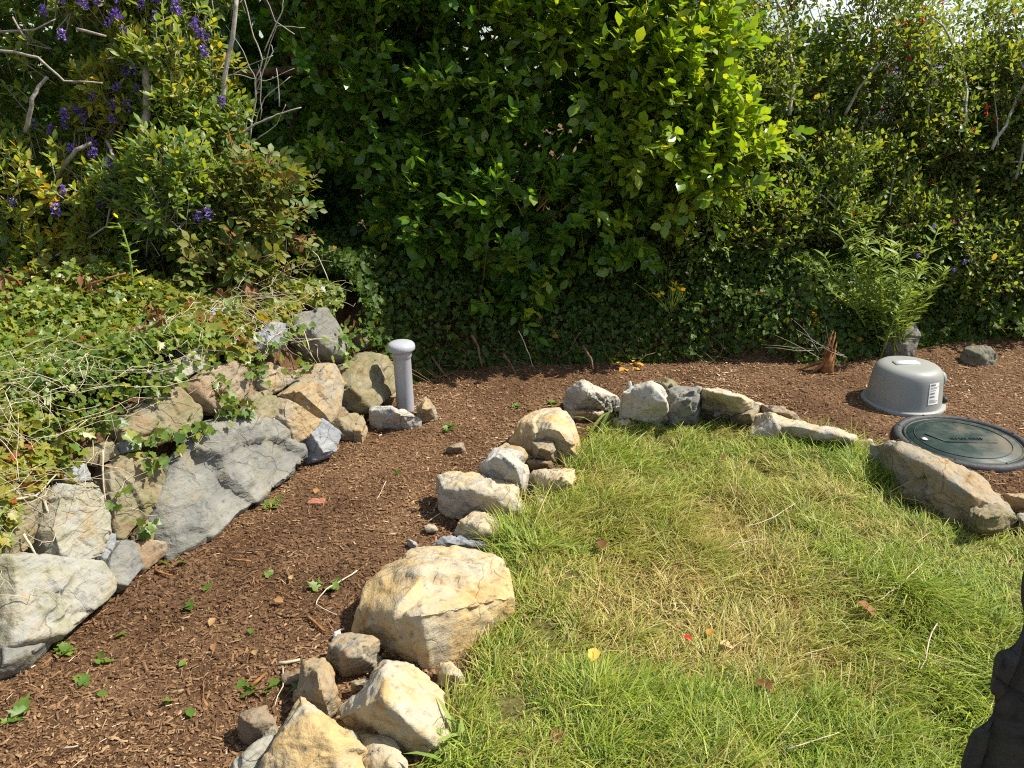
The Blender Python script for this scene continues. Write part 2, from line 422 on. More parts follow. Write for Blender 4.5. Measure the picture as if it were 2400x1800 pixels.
def cloud_mesh(name, tmpl, pos, axis, nrm, scale, rnd, mat, aux=None):
    tv, tf = tmpl; N, m = len(pos), len(tv)
    scale = np.asarray(scale, float); scale = scale[:, None] * np.ones(3) if scale.ndim == 1 else scale
    Fm = frames(axis, nrm)
    loc = tv[None] * scale[:, None, :]
    v = np.einsum('nij,nmj->nmi', Fm, loc) + pos[:, None, :]
    lo = np.array([i for f in tf for i in f]); tt = np.array([len(f) for f in tf]); L = len(lo)
    loops = (lo[None] + (np.arange(N) * m)[:, None]).ravel()
    st0 = np.concatenate([[0], np.cumsum(tt)[:-1]])
    starts = (st0[None] + (np.arange(N) * L)[:, None]).ravel(); tot = np.tile(tt, N)
    at = {'rnd': np.repeat(rnd, m)}
    if aux is not None: at['aux'] = np.repeat(aux, m)
    return np_mesh(name, v.reshape(-1, 3), loops, starts, tot, mat, True, at)
def cloud(name, tmpl, pos, axis, nrm, scale, rnd, mat, parent=None, aux=None, kind='stuff'):
    base = world_loc(parent) if parent is not None else np.zeros(3)
    me = cloud_mesh(name, tmpl, pos - base, axis, nrm, scale, rnd, mat, aux)
    o = link(name, me, parent, base)
    if kind: o['kind'] = kind
    return o
def in_view(p, margin=.02):
    d = p - np.array([0, 0, CAM_H]); f = d[:, 1] * cp - d[:, 2] * sp; u = d[:, 0] / f; v = (d[:, 1] * sp + d[:, 2] * cp) / f
    return (f > 0) & (np.abs(u) < .64 - margin) & (np.abs(v) < .48 - margin)
def leaf_parts(name, tmpl, pos, axis, nrm, scale, rnd, mat, parent, n=300, front=None):
    """the n leaves that stand nearest in view become parts of their own, the rest stay one part"""
    key = np.linalg.norm(pos - np.array([0, 0, CAM_H]), axis=1) - 3.0 * np.asarray(scale) + np.where(in_view(pos), 0, 100)
    idx = np.argsort(key)
    # thin the nearest ones out so that the parts are spread over the front of the plant
    pool = idx[:n * 6]; pick = rng.permutation(pool)[:n]
    mask = np.zeros(len(pos), bool); mask[pick] = True
    base = world_loc(parent)
    meshes = []
    for k in range(10):
        v, f = tmpl; meshes.append(poly_mesh(name, v, f, mat, True, {'rnd': [k / 9.0] * len(v)}))
    Fm = frames(axis[mask], nrm[mask])
    for p, F_, s, r in zip(pos[mask] - base, Fm, np.asarray(scale)[mask], rnd[mask]):
        o = bpy.data.objects.new(name, meshes[int(np.clip(r, 0, .999) * 10)]); col.objects.link(o); o.parent = parent
        mt = Matrix(F_.tolist()).to_4x4() @ Matrix.Diagonal((s, s, s, 1)); mt.translation = p.tolist(); o.matrix_basis = mt
    return ~mask
def lobes(ells, n, r, seed):
    """smaller lobes over the front and top of a crown, so that it breaks into lit and shaded clumps"""
    g = np.random.default_rng(seed); out = []; E_ = np.array([e[:6] for e in ells])
    a = E_[:, 3] * E_[:, 5]; a = a / a.sum()
    while len(out) < n:
        j = g.choice(len(ells), p=a); d = norm(g.normal(size=3)); d[1] = -abs(d[1])
        p = E_[j, :3] + d * E_[j, 3:] * .92; q = np.linalg.norm((p - E_[:, :3]) / E_[:, 3:], axis=1)
        if (q < .85).any() or p[2] < hgt(p[0], p[1], False) + .15: continue
        rr = g.uniform(*r); out.append((*p, rr * g.uniform(.9, 1.3), rr * .9, rr * g.uniform(.7, 1.0), 1.6))
    return list(ells) + out
def sprays(ells, n, seed, shell=(.72, 1.02), up=.5, thr=-.25, nscale=3.0, front=.5, length=.12, k=8, spread=.9, zmin=None):
    """leafy shoots over a crown made of ellipsoids: returns leaf positions, axes, normals, spray ids, outward"""
    g = np.random.default_rng(seed); E_ = np.array([e[:6] for e in ells], float)
    area = np.array([(e[3] * e[4] + e[4] * e[5] + e[3] * e[5]) * (e[6] if len(e) > 6 else 1) for e in ells]); area /= area.sum()
    P, O = [], []; tot = 0
    while tot < n:
        m = n * 3
        w = g.choice(len(ells), m, p=area); d = norm(g.normal(size=(m, 3)))
        keep = g.random(m) < np.clip(.5 + front * -d[:, 1] + .15 * d[:, 2], .08, 1)
        r = g.uniform(shell[0], shell[1], m) ** .7
        p = E_[w, :3] + d * E_[w, 3:] * r[:, None]
        out = norm(d / E_[w, 3:])
        for j in range(len(ells)):
            q = np.linalg.norm((p - E_[j, :3]) / E_[j, 3:], axis=1); keep &= ~((q < shell[0] * .85) & (w != j))
        keep &= fbm(p * nscale, seed + 5, 2) > thr
        keep &= p[:, 2] > hgt(p[:, 0], p[:, 1], False) + .03
        if zmin is not None: keep &= p[:, 2] > zmin
        P.append(p[keep]); O.append(out[keep]); tot += keep.sum()
    P, O = np.concatenate(P)[:n], np.concatenate(O)[:n]
    D = norm(O * .7 + np.array([0, 0, up]) + g.normal(size=O.shape) * .38)
    L = length * g.uniform(.6, 1.3, n)
    a = norm(np.cross(D, g.normal(size=D.shape))); b = np.cross(D, a)
    pos, ax, nr, sid = [], [], [], []
    for j in range(k):
        t = (j + .6) / k; th = j * 2.4 + g.uniform(0, .6, n)
        rad = a * np.cos(th)[:, None] + b * np.sin(th)[:, None]
        pp = P + D * (L * t)[:, None] + rad * .004
        aa = norm(rad * spread * (1.15 - .6 * t) + D * (.35 + .7 * t) + g.normal(size=D.shape) * .18)
        nn = norm(D * .55 + np.array([0, -.15, .35]) + SUN * .85 + g.normal(size=D.shape) * .42)
        pos.append(pp); ax.append(aa); nr.append(nn); sid.append(np.arange(n))
    return np.concatenate(pos), np.concatenate(ax), np.concatenate(nr), np.concatenate(sid), (P, D, L)
def front_hit(px, py, ells, inset=.0):
    o = np.array([0, 0, CAM_H]); d = ray(px, py); best = None
    for e in ells:
        c, r = np.array(e[:3]), np.array(e[3:6]); A = d / r; B = (o - c) / r
        qa, qb, qc = A @ A, 2 * A @ B, B @ B - 1; dd = qb * qb - 4 * qa * qc
        if dd > 0:
            t = (-qb - math.sqrt(dd)) / (2 * qa)
            if t > 0 and (best is None or t < best): best = t
    if best is None: best = np.mean([e[1] for e in ells]) / d[1]
    return o + d * (best + inset)

# ------------------------------------------------------------------ ground and lawn
def grid_coords(lo, hi, fine_lo, fine_hi, step):
    a = list(np.arange(fine_lo, fine_hi + 1e-6, step)); s = step
    l, r = [], []; x = fine_lo
    while x > lo: s *= 1.35; x -= s; l.append(x)
    s = step; x = fine_hi
    while x < hi: s *= 1.35; x += s; r.append(x)
    return np.array(l[::-1] + a + r)
def sheet(name, xs, ys, zf, mat, keep=None):
    X, Y = np.meshgrid(xs, ys); Z = zf(X, Y); nx, ny = len(xs), len(ys)
    v = np.stack([X, Y, Z], -1).reshape(-1, 3)
    i = np.arange(nx * ny).reshape(ny, nx)
    q = np.stack([i[:-1, :-1], i[:-1, 1:], i[1:, 1:], i[1:, :-1]], -1).reshape(-1, 4)
    if keep is not None:
        c = v[q].mean(1); q = q[keep(c[:, 0], c[:, 1])]
        u, inv = np.unique(q.ravel(), return_inverse=True); v = v[u]; q = inv.reshape(-1, 4)
    n = len(q)
    return link(name, np_mesh(name, v, q.ravel(), np.arange(n) * 4, np.full(n, 4), mat))
def ground_z(x, y):
    s, al = wall_sd(x, y)
    back = np.where((s > 0) & (al < N_WALL + .5), .16 * sstep(0, .04, s), 0)        # the earth sits behind the faces of the wall stones
    return hgt(x, y) - back
o = sheet('ground', grid_coords(-400, 400, -3.6, 3.6, .045), grid_coords(-60, 900, 0.3, 6.2, .045), ground_z, M['soil'])
o['kind'] = 'structure'
o = sheet('lawn', np.arange(-.4, 2.65, .025), np.arange(.3, 4.0, .025), lambda x, y: hgt(x, y) + .005, M['thatch'], lambda x, y: lawn_sd(x, y) > .02 + .03 * n2(x, y, 7, 44))
o['kind'] = 'structure'

# ------------------------------------------------------------------ stones
_dg = None
def stone_mesh(name, pts, mat, seed, voxel=None, amp=1.0, chips=9, smooth_it=1, chip_d=.10):
    pts = np.array(pts); c = pts.mean(0); q = pts - c
    bm = bmesh.new()
    for p in q: bm.verts.new(p)
    r = bmesh.ops.convex_hull(bm, input=bm.verts)
    dead = [g for g in r['geom_interior'] if isinstance(g, bmesh.types.BMVert)]
    if dead: bmesh.ops.delete(bm, geom=dead, context='VERTS')
    bmesh.ops.recalc_face_normals(bm, faces=bm.faces)
    me = bpy.data.meshes.new('tmp'); bm.to_mesh(me); bm.free()
    ob = bpy.data.objects.new('tmp', me); col.objects.link(ob)
    size = float(np.ptp(q, axis=0).max())
    md = ob.modifiers.new('r', 'REMESH'); md.mode = 'VOXEL'; md.voxel_size = voxel or max(.0042, size / 58)
    dg = bpy.context.evaluated_depsgraph_get(); ev = ob.evaluated_get(dg); m2 = ev.to_mesh()
    n = len(m2.vertices); co = np.empty(n * 3, np.float32); m2.vertices.foreach_get('co', co); co = co.reshape(-1, 3).astype(float)
    loops = np.empty(len(m2.loops), np.int32); m2.loops.foreach_get('vertex_index', loops)
    st = np.empty(len(m2.polygons), np.int32); m2.polygons.foreach_get('loop_start', st)
    tt = np.empty(len(m2.polygons), np.int32); m2.polygons.foreach_get('loop_total', tt)
    ed = np.empty(len(m2.edges) * 2, np.int32); m2.edges.foreach_get('vertices', ed); ed = ed.reshape(-1, 2)
    ev.to_mesh_clear(); bpy.data.objects.remove(ob); bpy.data.meshes.remove(me)
    g = np.random.default_rng(seed)
    quad = loops.reshape(-1, 4) if (tt == 4).all() else None
    def vnorm(co):
        if quad is None: return norm(co)
        fn = np.cross(co[quad[:, 2]] - co[quad[:, 0]], co[quad[:, 3]] - co[quad[:, 1]]); vn = np.zeros_like(co)
        for i in range(4): np.add.at(vn, quad[:, i], fn)
        return norm(lap(norm(vn), .8))
    def lap(co, f):
        s = np.zeros_like(co); k = np.zeros(len(co))
        np.add.at(s, ed[:, 0], co[ed[:, 1]]); np.add.at(s, ed[:, 1], co[ed[:, 0]]); np.add.at(k, ed[:, 0], 1); np.add.at(k, ed[:, 1], 1)
        return co + f * (s / np.maximum(k, 1)[:, None] - co)
    for _ in range(smooth_it): co = lap(co, .5)
    # broken-off chips: flat facets cut near edges and corners
    for _ in range(chips):
        d = norm(g.normal(size=3)); h = (co @ d); top = h.max(); cut = top - (top - h.min()) * g.uniform(.02, chip_d)
        ex = np.maximum(h - cut, 0); co = co - d * (ex * g.uniform(.85, 1.0))[:, None]
    # fracture planes: each patch of the surface is its own tilted break
    for K, am in ((10, .065), (36, .020)):
        sd = co[g.integers(0, len(co), K)] + g.normal(size=(K, 3)) * size * .03; wn_ = np.stack([fbm(co / size * 5 + i * 9.1, seed + i, 2) for i in range(3)], -1) * size * .035
        j = np.argmin(((co + wn_)[:, None, :] - sd[None]) ** 2 @ np.ones(3), axis=1)
        off = g.uniform(-.6, .4, K); tl = g.normal(size=(K, 3)) * 1.1
        dsp = off[j] * am * size + np.einsum('ij,ij->i', co - sd[j], tl[j]) * am * 1.6
        co = co + vnorm(co) * np.clip(dsp, -.09 * size, .03 * size)[:, None] * amp * .75
    # cracks: narrow grooves
    gr_ = np.exp(-(fbm(co / size * 1.9 + g.normal(size=3) * 9, seed + 50, 4) / .030) ** 2) * sstep(-.15, .25, fbm(co / size * 1.3 + 3, seed + 51, 2))
    co = co - vnorm(co) * (gr_ * min(.014, .035 * size))[:, None]
    # fine relief
    sh = g.normal(size=3) * 20
    nrm_ = vnorm(co); S = size
    f1 = fbm(co / S * 3.0 + sh, seed, 3); f2 = np.abs(fbm(co / S * 7.0 + sh + 4, seed + 3, 3)); f3 = fbm(co / .02 + sh, seed + 9, 2)
    lay = norm(g.normal(size=3)); st_ = np.abs(((co @ lay) / (S * .10) + f1 * 1.2) % 1.0 - .5)
    co = co + nrm_ * (f1 * .010 * S - f2 * .012 * S + (st_ - .25) * .018 * S + f3 * .0014)[:, None] * amp
    co = lap(co, .25)
    return np_mesh(name, co, loops, st, tt, mat), c
def px_stone(pts, h, extra=(), flat=.45, seed=0, sink=.05, grow=1.08):
    """points of a stone on the ground from its sighted outline: a ridge behind the middle, sloping to the near edge"""
    out = []; g = np.random.default_rng(seed + 40)
    if pts:
        ys = np.array([p[1] for p in pts], float); y0, y1 = ys.min(), ys.max()
        cx, cy = np.mean([p[0] for p in pts]), ys.mean()
        pts = [(cx + (p[0] - cx) * grow, cy + (p[1] - cy) * grow) for p in pts]
        if extra: flat *= .5
        for p in pts:
            t = (p[1] - y0) / max(1, y1 - y0); z = h * (.80 if t < .3 else float(.80 * (1 - sstep(.3, .92, t))))
            q = G(p[0], p[1], z); out.append(q); out.append(np.array([q[0], q[1] + .01, float(hgt(q[0], q[1], False)) - sink]))
        for p in pts:
            x, y = cx + (p[0] - cx) * flat, cy + (p[1] - cy) * flat * .8 - (y1 - y0) * .16
            out.append(G(x, y, h * g.uniform(.85, 1.1)))
    for p in extra:
        q = G(*p); out.append(q)
        if not pts: out.append(np.array([q[0], q[1], float(hgt(q[0], q[1], False)) - sink]))
    return out
border = [
 # outline (px), height, stone, extra points, label
 ([(703,1640),(737,1657),(758,1687),(805,1704),(839,1731),(872,1830),(840,1900),(640,1900),(590,1820),(629,1752),(683,1667)], .13, 'ochre', [(715,1660,.15)], 'largest foreground boulder, yellow and cream, pointed top, cut by the bottom edge'),
 ([(907,1545),(951,1555),(985,1589),(1029,1623),(1056,1721),(1036,1759),(955,1745),(924,1732),(795,1698),(778,1681),(839,1647),(880,1600)], .09, 'cream', [(895,1640,.20),(905,1560,.17),(930,1720,.03)], 'tent shaped cream boulder with a sharp ridge beside the lawn'),
 ([(920,1328),(961,1301),(1009,1294),(1076,1294),(1144,1308),(1182,1328),(1199,1386),(1171,1426),(1127,1484),(1073,1541),(1009,1558),(965,1545),(839,1475),(850,1420),(873,1362)], .14, 'ochre', [(990,1325,.19),(985,1440,.21),(1080,1330,.17)], 'biggest flat topped yellow boulder in the middle of the stone border'),
 ([(771,1511),(792,1484),(839,1487),(886,1501),(890,1555),(839,1575),(798,1582),(775,1555)], .12, 'tan', [], 'rough rounded brown stone leaning on the big yellow boulder'),
 ([(710,1552),(758,1548),(781,1575),(791,1616),(775,1680),(744,1657),(690,1633),(703,1582)], .10, 'tan', [(744,1572,.15),(751,1616,.13)], 'upright ridged stone between the rough brown stone and the foreground boulder'),
 ([(556,1672),(620,1652),(649,1691),(612,1720),(588,1742),(556,1722)], .09, 'brown', [], 'small brown block lying apart on the mulch at the bottom'),
 ([(541,1795),(578,1752),(642,1704),(650,1730),(622,1770),(600,1830),(540,1850)], .07, 'pale', [], 'narrow pale stone tucked under the left side of the foreground boulder'),
 ([(842,1721),(866,1716),(924,1735),(951,1793),(945,1850),(873,1850),(850,1780)], .07, 'cream', [], 'low cream stone below the tent shaped boulder at the bottom edge'),
 ([(795,1706),(820,1706),(845,1731),(836,1756),(805,1735)], .11, 'pale', [], 'sliver of pale stone wedged right of the foreground boulder'),
 ([(1029,1555),(1059,1546),(1090,1589),(1086,1613),(1063,1618),(1029,1580)], .07, 'cream', [], 'small cream stone at the lawn edge below the big yellow boulder'),
 ([(819,1597),(866,1590),(858,1609),(822,1617)], .05, 'tan', [], 'little tan stone in the gap behind the tent shaped boulder'),
 ([(1014,1278),(1036,1254),(1084,1251),(1131,1268),(1155,1289),(1139,1299),(1036,1298)], .07, 'blue', [], 'flat blue grey stone lying against the big yellow boulder'),
 ([(1074,1222),(1114,1197),(1144,1205),(1169,1230),(1173,1270),(1144,1280),(1090,1256),(1066,1250)], .11, 'cream', [], 'rounded cream stone behind the flat blue grey stone'),
 ([(1033,1121),(1063,1108),(1198,1127),(1215,1135),(1244,1226),(1171,1228),(1133,1215),(1052,1198),(1036,1150)], .15, 'cream', [(1070,1135,.15),(1190,1150,.16),(1060,1160,.12)], 'squared cream block with a level top in the middle of the border'),
 ([(1166,1051),(1220,1062),(1234,1094),(1241,1146),(1206,1125),(1160,1114),(1122,1107),(1131,1089)], .20, 'white', [(1175,1065,.24),(1210,1090,.23)], 'pointed white stone perched behind the squared cream block'),
 ([(1152,1059),(1187,1038),(1220,1050),(1249,1072),(1235,1090),(1152,1082)], .12, 'tan', [], 'low rounded tan stone behind the pointed white stone'),
 ([(1236,1103),(1299,1096),(1345,1100),(1347,1129),(1323,1146),(1277,1164),(1247,1145)], .11, 'cream', [], 'cream block with grey stains at the lawn edge right of the pointed white stone'),
 ([(1231,1080),(1293,1077),(1299,1091),(1234,1096)], .06, 'brown', [], 'thin flat brown stone between two cream blocks'),
 ([(1253,1165),(1272,1158),(1283,1181),(1277,1196),(1255,1196)], .06, 'cream', [], 'small rounded cream stone in the soil below the stained block'),
 ([(1201,1032),(1220,991),(1253,970),(1310,958),(1334,980),(1358,1013),(1367,1045),(1358,1075),(1307,1066),(1247,1045)], .16, 'ochre', [(1290,985,.19)], 'large yellow boulder at the bend of the stone border'),
 ([(1323,956),(1375,954),(1421,967),(1415,979),(1334,976)], .06, 'ochre', [], 'flat yellow slab behind the boulder at the bend'),
 ([(1247,1035),(1301,1030),(1309,1062),(1299,1077),(1274,1077),(1250,1067)], .13, 'tan', [], 'small tan block with a dark side in front of the boulder at the bend'),
 ([(1044,1051),(1063,1043),(1087,1035),(1091,1056),(1052,1061)], .05, 'brown', [], 'small brown stone alone in the middle of the mulch path'),
 ([(952,1262),(966,1263),(979,1275),(976,1283),(962,1281)], .03, 'white', [], 'small pale stone on the mulch path left of the flat blue grey stone'),
 ([(995,929),(1008,942),(1026,975),(1000,984),(979,970),(981,950)], .13, 'tan', [], 'small pointed tan stone right of the vent pipe foot'),
 ([(869,965),(875,954),(921,950),(972,976),(986,985),(949,999),(886,1006)], .11, 'white', [(915,957,.13)], 'low white stone with dark flecks in front of the vent pipe'),
 ([(1326,919),(1363,888),(1385,899),(1444,929),(1450,950),(1375,962),(1334,956)], .17, 'white', [(1365,895,.20)], 'pointed grey white stone at the back corner of the lawn'),
 ([(1460,923),(1485,891),(1513,886),(1558,913),(1578,952),(1580,994),(1520,996),(1493,960)], .22, 'white', [(1530,905,.25),(1560,940,.20)], 'tall white stone standing upright at the far lawn edge'),
 ([(1538,891),(1566,887),(1593,903),(1588,915),(1545,915)], .22, 'olive', [], 'olive stone peeping out behind the tall white stone'),
 ([(1562,911),(1643,909),(1652,931),(1649,986),(1584,994),(1570,950)], .20, 'grey', [(1630,915,.21)], 'grey upright stone right of the tall white stone'),
 ([(1641,911),(1709,913),(1741,925),(1792,948),(1784,966),(1721,956),(1668,948)], .19, 'cream', [(1660,915,.21)], 'long cream stone lying along the top of the far border'),
 ([(1704,954),(1761,946),(1779,966),(1771,990),(1717,994)], .13, 'olive', [], 'brown rounded stone under the long cream stone'),
 ([(1786,948),(1835,954),(1877,976),(1871,988),(1790,976)], .10, 'brown', [], 'dark brown wedge at the end of the long cream stone'),
 ([(1765,976),(1810,970),(1908,993),(2008,1023),(2002,1040),(1900,1030),(1770,1014)], .10, 'cream', [(1800,975,.12),(1990,1024,.10)], 'long thin slab sinking into the grass towards the green cover'),
 ([(1440,982),(1481,978),(1487,1005),(1446,1011)], .06, 'cream', [], 'small cream stone half hidden by grass below the upright stones'),
 ([(1379,942),(1424,942),(1428,964),(1379,966)], .07, 'tan', [], 'small tan stone in front of the pointed grey white stone'),
 ([(1668,952),(1700,952),(1698,986),(1668,988)], .09, 'pale', [], 'small pale stone between the grey upright and the brown rounded stone'),
 ([], .20, 'tan', [(2043,1040,.10),(2112,1031,.17),(2198,1062,.18),(2281,1104,.17),(2364,1166,.13),(2392,1206,.09),(2100,1056,.18),(2188,1098,.19),(2281,1160,.17),(2345,1188,.12),(2052,1080,.03),(2085,1130,.0),(2165,1182,.0),(2265,1218,.0),(2385,1235,.0)], 'long boulder with a sloping sunlit top beside the green cover'),
 ([(2268,1191),(2295,1172),(2341,1179),(2383,1214),(2364,1245),(2298,1255),(2271,1235)], .14, 'olive', [], 'squat brown stone at the near end of the long sloping boulder'),
 ([(2356,1158),(2405,1158),(2430,1180),(2420,1205),(2377,1190)], .10, 'tan', [], 'tan stone at the right edge behind the long sloping boulder'),
 ([(2384,1204),(2440,1200),(2450,1250),(2383,1248)], .09, 'pale', [], 'pale stone at the right edge next to the squat brown stone'),
]
for k, (pts, h, mt, ex, lab) in enumerate(border):
    me, c = stone_mesh('border_stone', px_stone(pts, h * (.9 if not ex else 1), ex, seed=k), M[mt], 100 + k, chips=4 if len(pts) > 5 else 2, chip_d=.07 if not ex else .04)
    o = link('border_stone', me, None, c)
    tag(o, lab, 'stone', 'stones bordering the lawn and path')

for k, (x_, y_, r_, mt, lab) in enumerate((
    (1180, 1180, .030, 'tan', 'small filler stone at the foot of the squared cream block'), (1010, 1240, .022, 'cream', 'pebble sized stone left of the flat blue grey stone'), (905, 1570, .030, 'tan', 'small stone in the gap below the big yellow boulder'),
    (1225, 1035, .032, 'cream', 'filler stone left of the boulder at the bend'), (1420, 975, .035, 'tan', 'filler stone right of the boulder at the bend'), (1455, 962, .032, 'cream', 'filler stone between the pointed and the tall white stones'),
    (1690, 975, .03, 'tan', 'filler stone in front of the long cream stone'), (1310, 1010, .0, 'tan', ''), (1155, 1100, .028, 'brown', 'dark filler stone left of the pointed white stone'), (1350, 975, .035, 'ochre', 'yellow filler stone behind the boulder at the bend'),
    (2030, 1040, .03, 'cream', 'small stone between the thin slab and the long sloping boulder'), (690, 1590, .028, 'brown', 'small brown stone left of the ridged upright stone'))):
    if not lab: continue
    g = np.random.default_rng(170 + k); c0 = G(x_, y_, r_ * .4)
    me, c = stone_mesh('border_stone', c0 + norm(g.normal(size=(20, 3))) * [r_ * 1.5, r_ * 1.1, r_ * .9], M[mt], 170 + k, chips=5)
    tag(link('border_stone', me, None, c), lab, 'stone', 'stones bordering the lawn and path')
for k, (px, py, Y, sx, sy, sz, lab) in enumerate(((2105, 812, 4.55, .14, .10, .15, 'mossy boulder in the shade behind the grey dome'), (2296, 834, 4.42, .10, .08, .09, 'small mossy rock at the hedge foot right of the grey dome'))):
    g = np.random.default_rng(70 + k); c0 = E(px, py, Y)
    me, c = stone_mesh('rock', c0 + norm(g.normal(size=(26, 3))) * [sx, sy, sz] * 1.1 - [0, 0, .02], M['mossy'], 70 + k, chips=7)
    tag(link('rock', me, None, c), lab, 'rock', 'rocks at the hedge foot')

# the dark boulder standing beside the viewer at the right
pts = []
for z, xl, w in ((-.05, .50, .85), (.5, .55, .80), (.70, .568, .78), (.80, .585, .74), (.90, .600, .68), (1.0, .604, .62), (1.12, .606, .56), (1.26, .61, .5), (1.36, .66, .35)):
    for a in range(12):
        th = 2 * math.pi * a / 12; pts.append((xl + w / 2 + w / 2 * math.cos(th), .79 + .10 * math.sin(th), z))
me, c = stone_mesh('boulder', pts, M['dark'], 991, voxel=.010, amp=.75, chips=3, chip_d=.05)
tag(link('boulder', me, None, c), 'tall dark shaded boulder standing at the lower right edge', 'boulder')

# the dry stone wall on the left
wall = empty('retaining_wall', (W[6][0], W[6][1], ZP))
tag(wall, 'dry stone retaining wall of grey and tan stones left of the path', 'wall')
z1 = lambda L: [(x / 2.212, 600 + y / 2.212) for x, y in L]
z2 = lambda L: [(x / 1.8433, 1050 + y / 1.8433) for x, y in L]
wall_stones = [
 (z1([(755,1300),(830,1160),(990,920),(1100,870),(1270,880),(1380,830),(1440,900),(1530,1010),(1545,1100),(1500,1160),(1330,1260),(1200,1370),(1060,1490),(900,1570),(850,1560),(790,1440)]), 'grey', .05, 'large smooth grey slab with hairline cracks'),
 (z1([(510,1090),(600,1040),(830,1040),(840,1150),(755,1330),(700,1400),(620,1490),(560,1480),(520,1330)]), 'olive', .02, 'ochre brown layered stone'),
 (z1([(260,1190),(440,1185),(490,1250),(495,1450),(450,1570),(340,1615),(220,1570),(170,1430),(200,1260)]), 'pale', .06, 'pale weathered block'),
 (z1([(480,1440),(540,1430),(560,1500),(540,1590),(470,1600)]), 'blue', .03, None),
 (z1([(500,1600),(560,1500),(640,1490),(690,1640),(600,1740),(500,1720)]), 'grey', .05, None),
 (z1([(640,1500),(740,1480),(830,1500),(835,1560),(720,1650),(690,1640)]), 'brown', .03, None),
 (z2([(-20,490),(110,480),(220,500),(370,515),(430,590),(425,650),(350,720),(230,840),(90,860),(-20,880)]), 'pale', .07, 'big pale grey slab at the near end'),
 (z2([(-20,890),(100,850),(200,875),(110,960),(-20,1010)]), 'grey', .05, None),
 (z1([(740,760),(890,680),(1000,790),(1005,880),(920,940),(800,970),(650,985),(600,900)]), 'olive', .03, None),
 (z1([(1020,600),(1160,545),(1280,600),(1265,720),(1180,800),(1080,825),(1000,780),(930,690)]), 'brown', .04, None),
 (z1([(990,450),(1050,520),(1040,590),(960,640),(870,655),(860,600)]), 'pale', .04, None),
 (z1([(1340,555),(1440,595),(1485,650),(1430,705),(1370,725),(1300,680)]), 'tan', .03, None),
 (z1([(1250,730),(1340,695),(1405,760),(1405,830),(1320,895),(1240,830)]), 'olive', .03, None),
 (z1([(1550,600),(1640,575),(1685,680),(1675,850),(1640,895),(1540,820),(1420,730)]), 'tan', .09, 'tan wedge shaped stone standing proud'),
 (z1([(1420,750),(1500,790),(1595,870),(1560,940),(1480,1000),(1450,900),(1400,860),(1390,800)]), 'tan', .06, None),
 (z1([(1600,870),(1695,960),(1685,1050),(1600,1075),(1550,960)]), 'blue', .06, None),
 (z1([(1730,590),(1830,525),(1930,545),(1995,620),(1975,720),(1900,790),(1820,840),(1740,775),(1685,720)]), 'olive', .10, 'big olive brown stone near the vent pipe'),
 (z1([(1505,310),(1620,290),(1650,370),(1700,370),(1765,490),(1755,560),(1680,540),(1600,480),(1530,400)]), 'grey', .05, 'split grey stone on top of the wall'),
 (z1([(1340,365),(1445,365),(1445,480),(1370,515),(1280,505),(1260,420)]), 'blue', .05, None),
 (z1([(1060,340),(1150,330),(1160,430),(1090,460)]), 'blue', .03, None),
 (z1([(1690,880),(1790,870),(1830,900),(1820,965),(1720,960)]), 'olive', .06, None),
 (z1([(1830,920),(1880,895),(1905,930),(1880,975),(1835,970)]), 'tan', .05, None),
 (z1([(1940,700),(2010,690),(2045,730),(2030,775),(1950,775)]), 'tan', .05, None),
 (z1([(1660,790),(1740,790),(1830,860),(1700,890),(1650,880)]), 'brown', .02, None),
 (z1([(590,975),(680,965),(700,1010),(610,1030)]), 'blue', .03, None),
 (z1([(280,1130),(400,1080),(440,1180),(300,1185)]), 'blue', .02, None),
 (z1([(1860,390),(2000,370),(2010,450),(1900,470)]), 'olive', .02, None),
 (z1([(1180,620),(1300,600),(1330,690),(1260,740)]), 'brown', .0, None),
 (z1([(430,1000),(560,960),(620,1030),(500,1090),(420,1070)]), 'olive', .0, None),
 (z1([(30,1200),(200,1180),(220,1340),(180,1480),(60,1560),(0,1500)]), 'olive', .0, None),
 (z1([(700,1400),(760,1340),(800,1450),(840,1500),(740,1480),(680,1480)]), 'brown', .0, None),
 (z1([(1950,560),(2030,560),(2040,690),(1985,690)]), 'brown', .02, None),
]
for k, (pl, mt, bulge, lab) in enumerate(wall_stones):
    g = np.random.default_rng(500 + k)
    base = [on_bank(x, y) for x, y in pl]
    P0 = np.array([b[0] for b in base]); c0 = P0.mean(0); P0 = c0 + (P0 - c0) * 1.10; n0 = norm(np.mean([b[1] for b in base], 0))
    n0 = norm(n0 * [1, 1, .75] + g.normal(size=3) * .04)
    P0 = P0 - np.outer((P0 - c0) @ n0, n0) * .6                      # flatten the face a little
    size = np.ptp(P0, axis=0).max()
    front = c0 + (P0 - c0) * .86 + n0 * (bulge + .03) + np.outer(g.uniform(-.012, .012, len(P0)), n0)
    backp = c0 + (P0 - c0) * .85 - n0 * min(.16, .06 + size * .3)
    P0 = P0 + n0 * (bulge * .45 + .005)
    me, c = stone_mesh('stone', np.concatenate([P0, front, backp]), M[mt], 600 + k, amp=.7, chips=2, chip_d=.05)
    o = link('stone', me, wall, c)
    if lab: o['label'] = lab

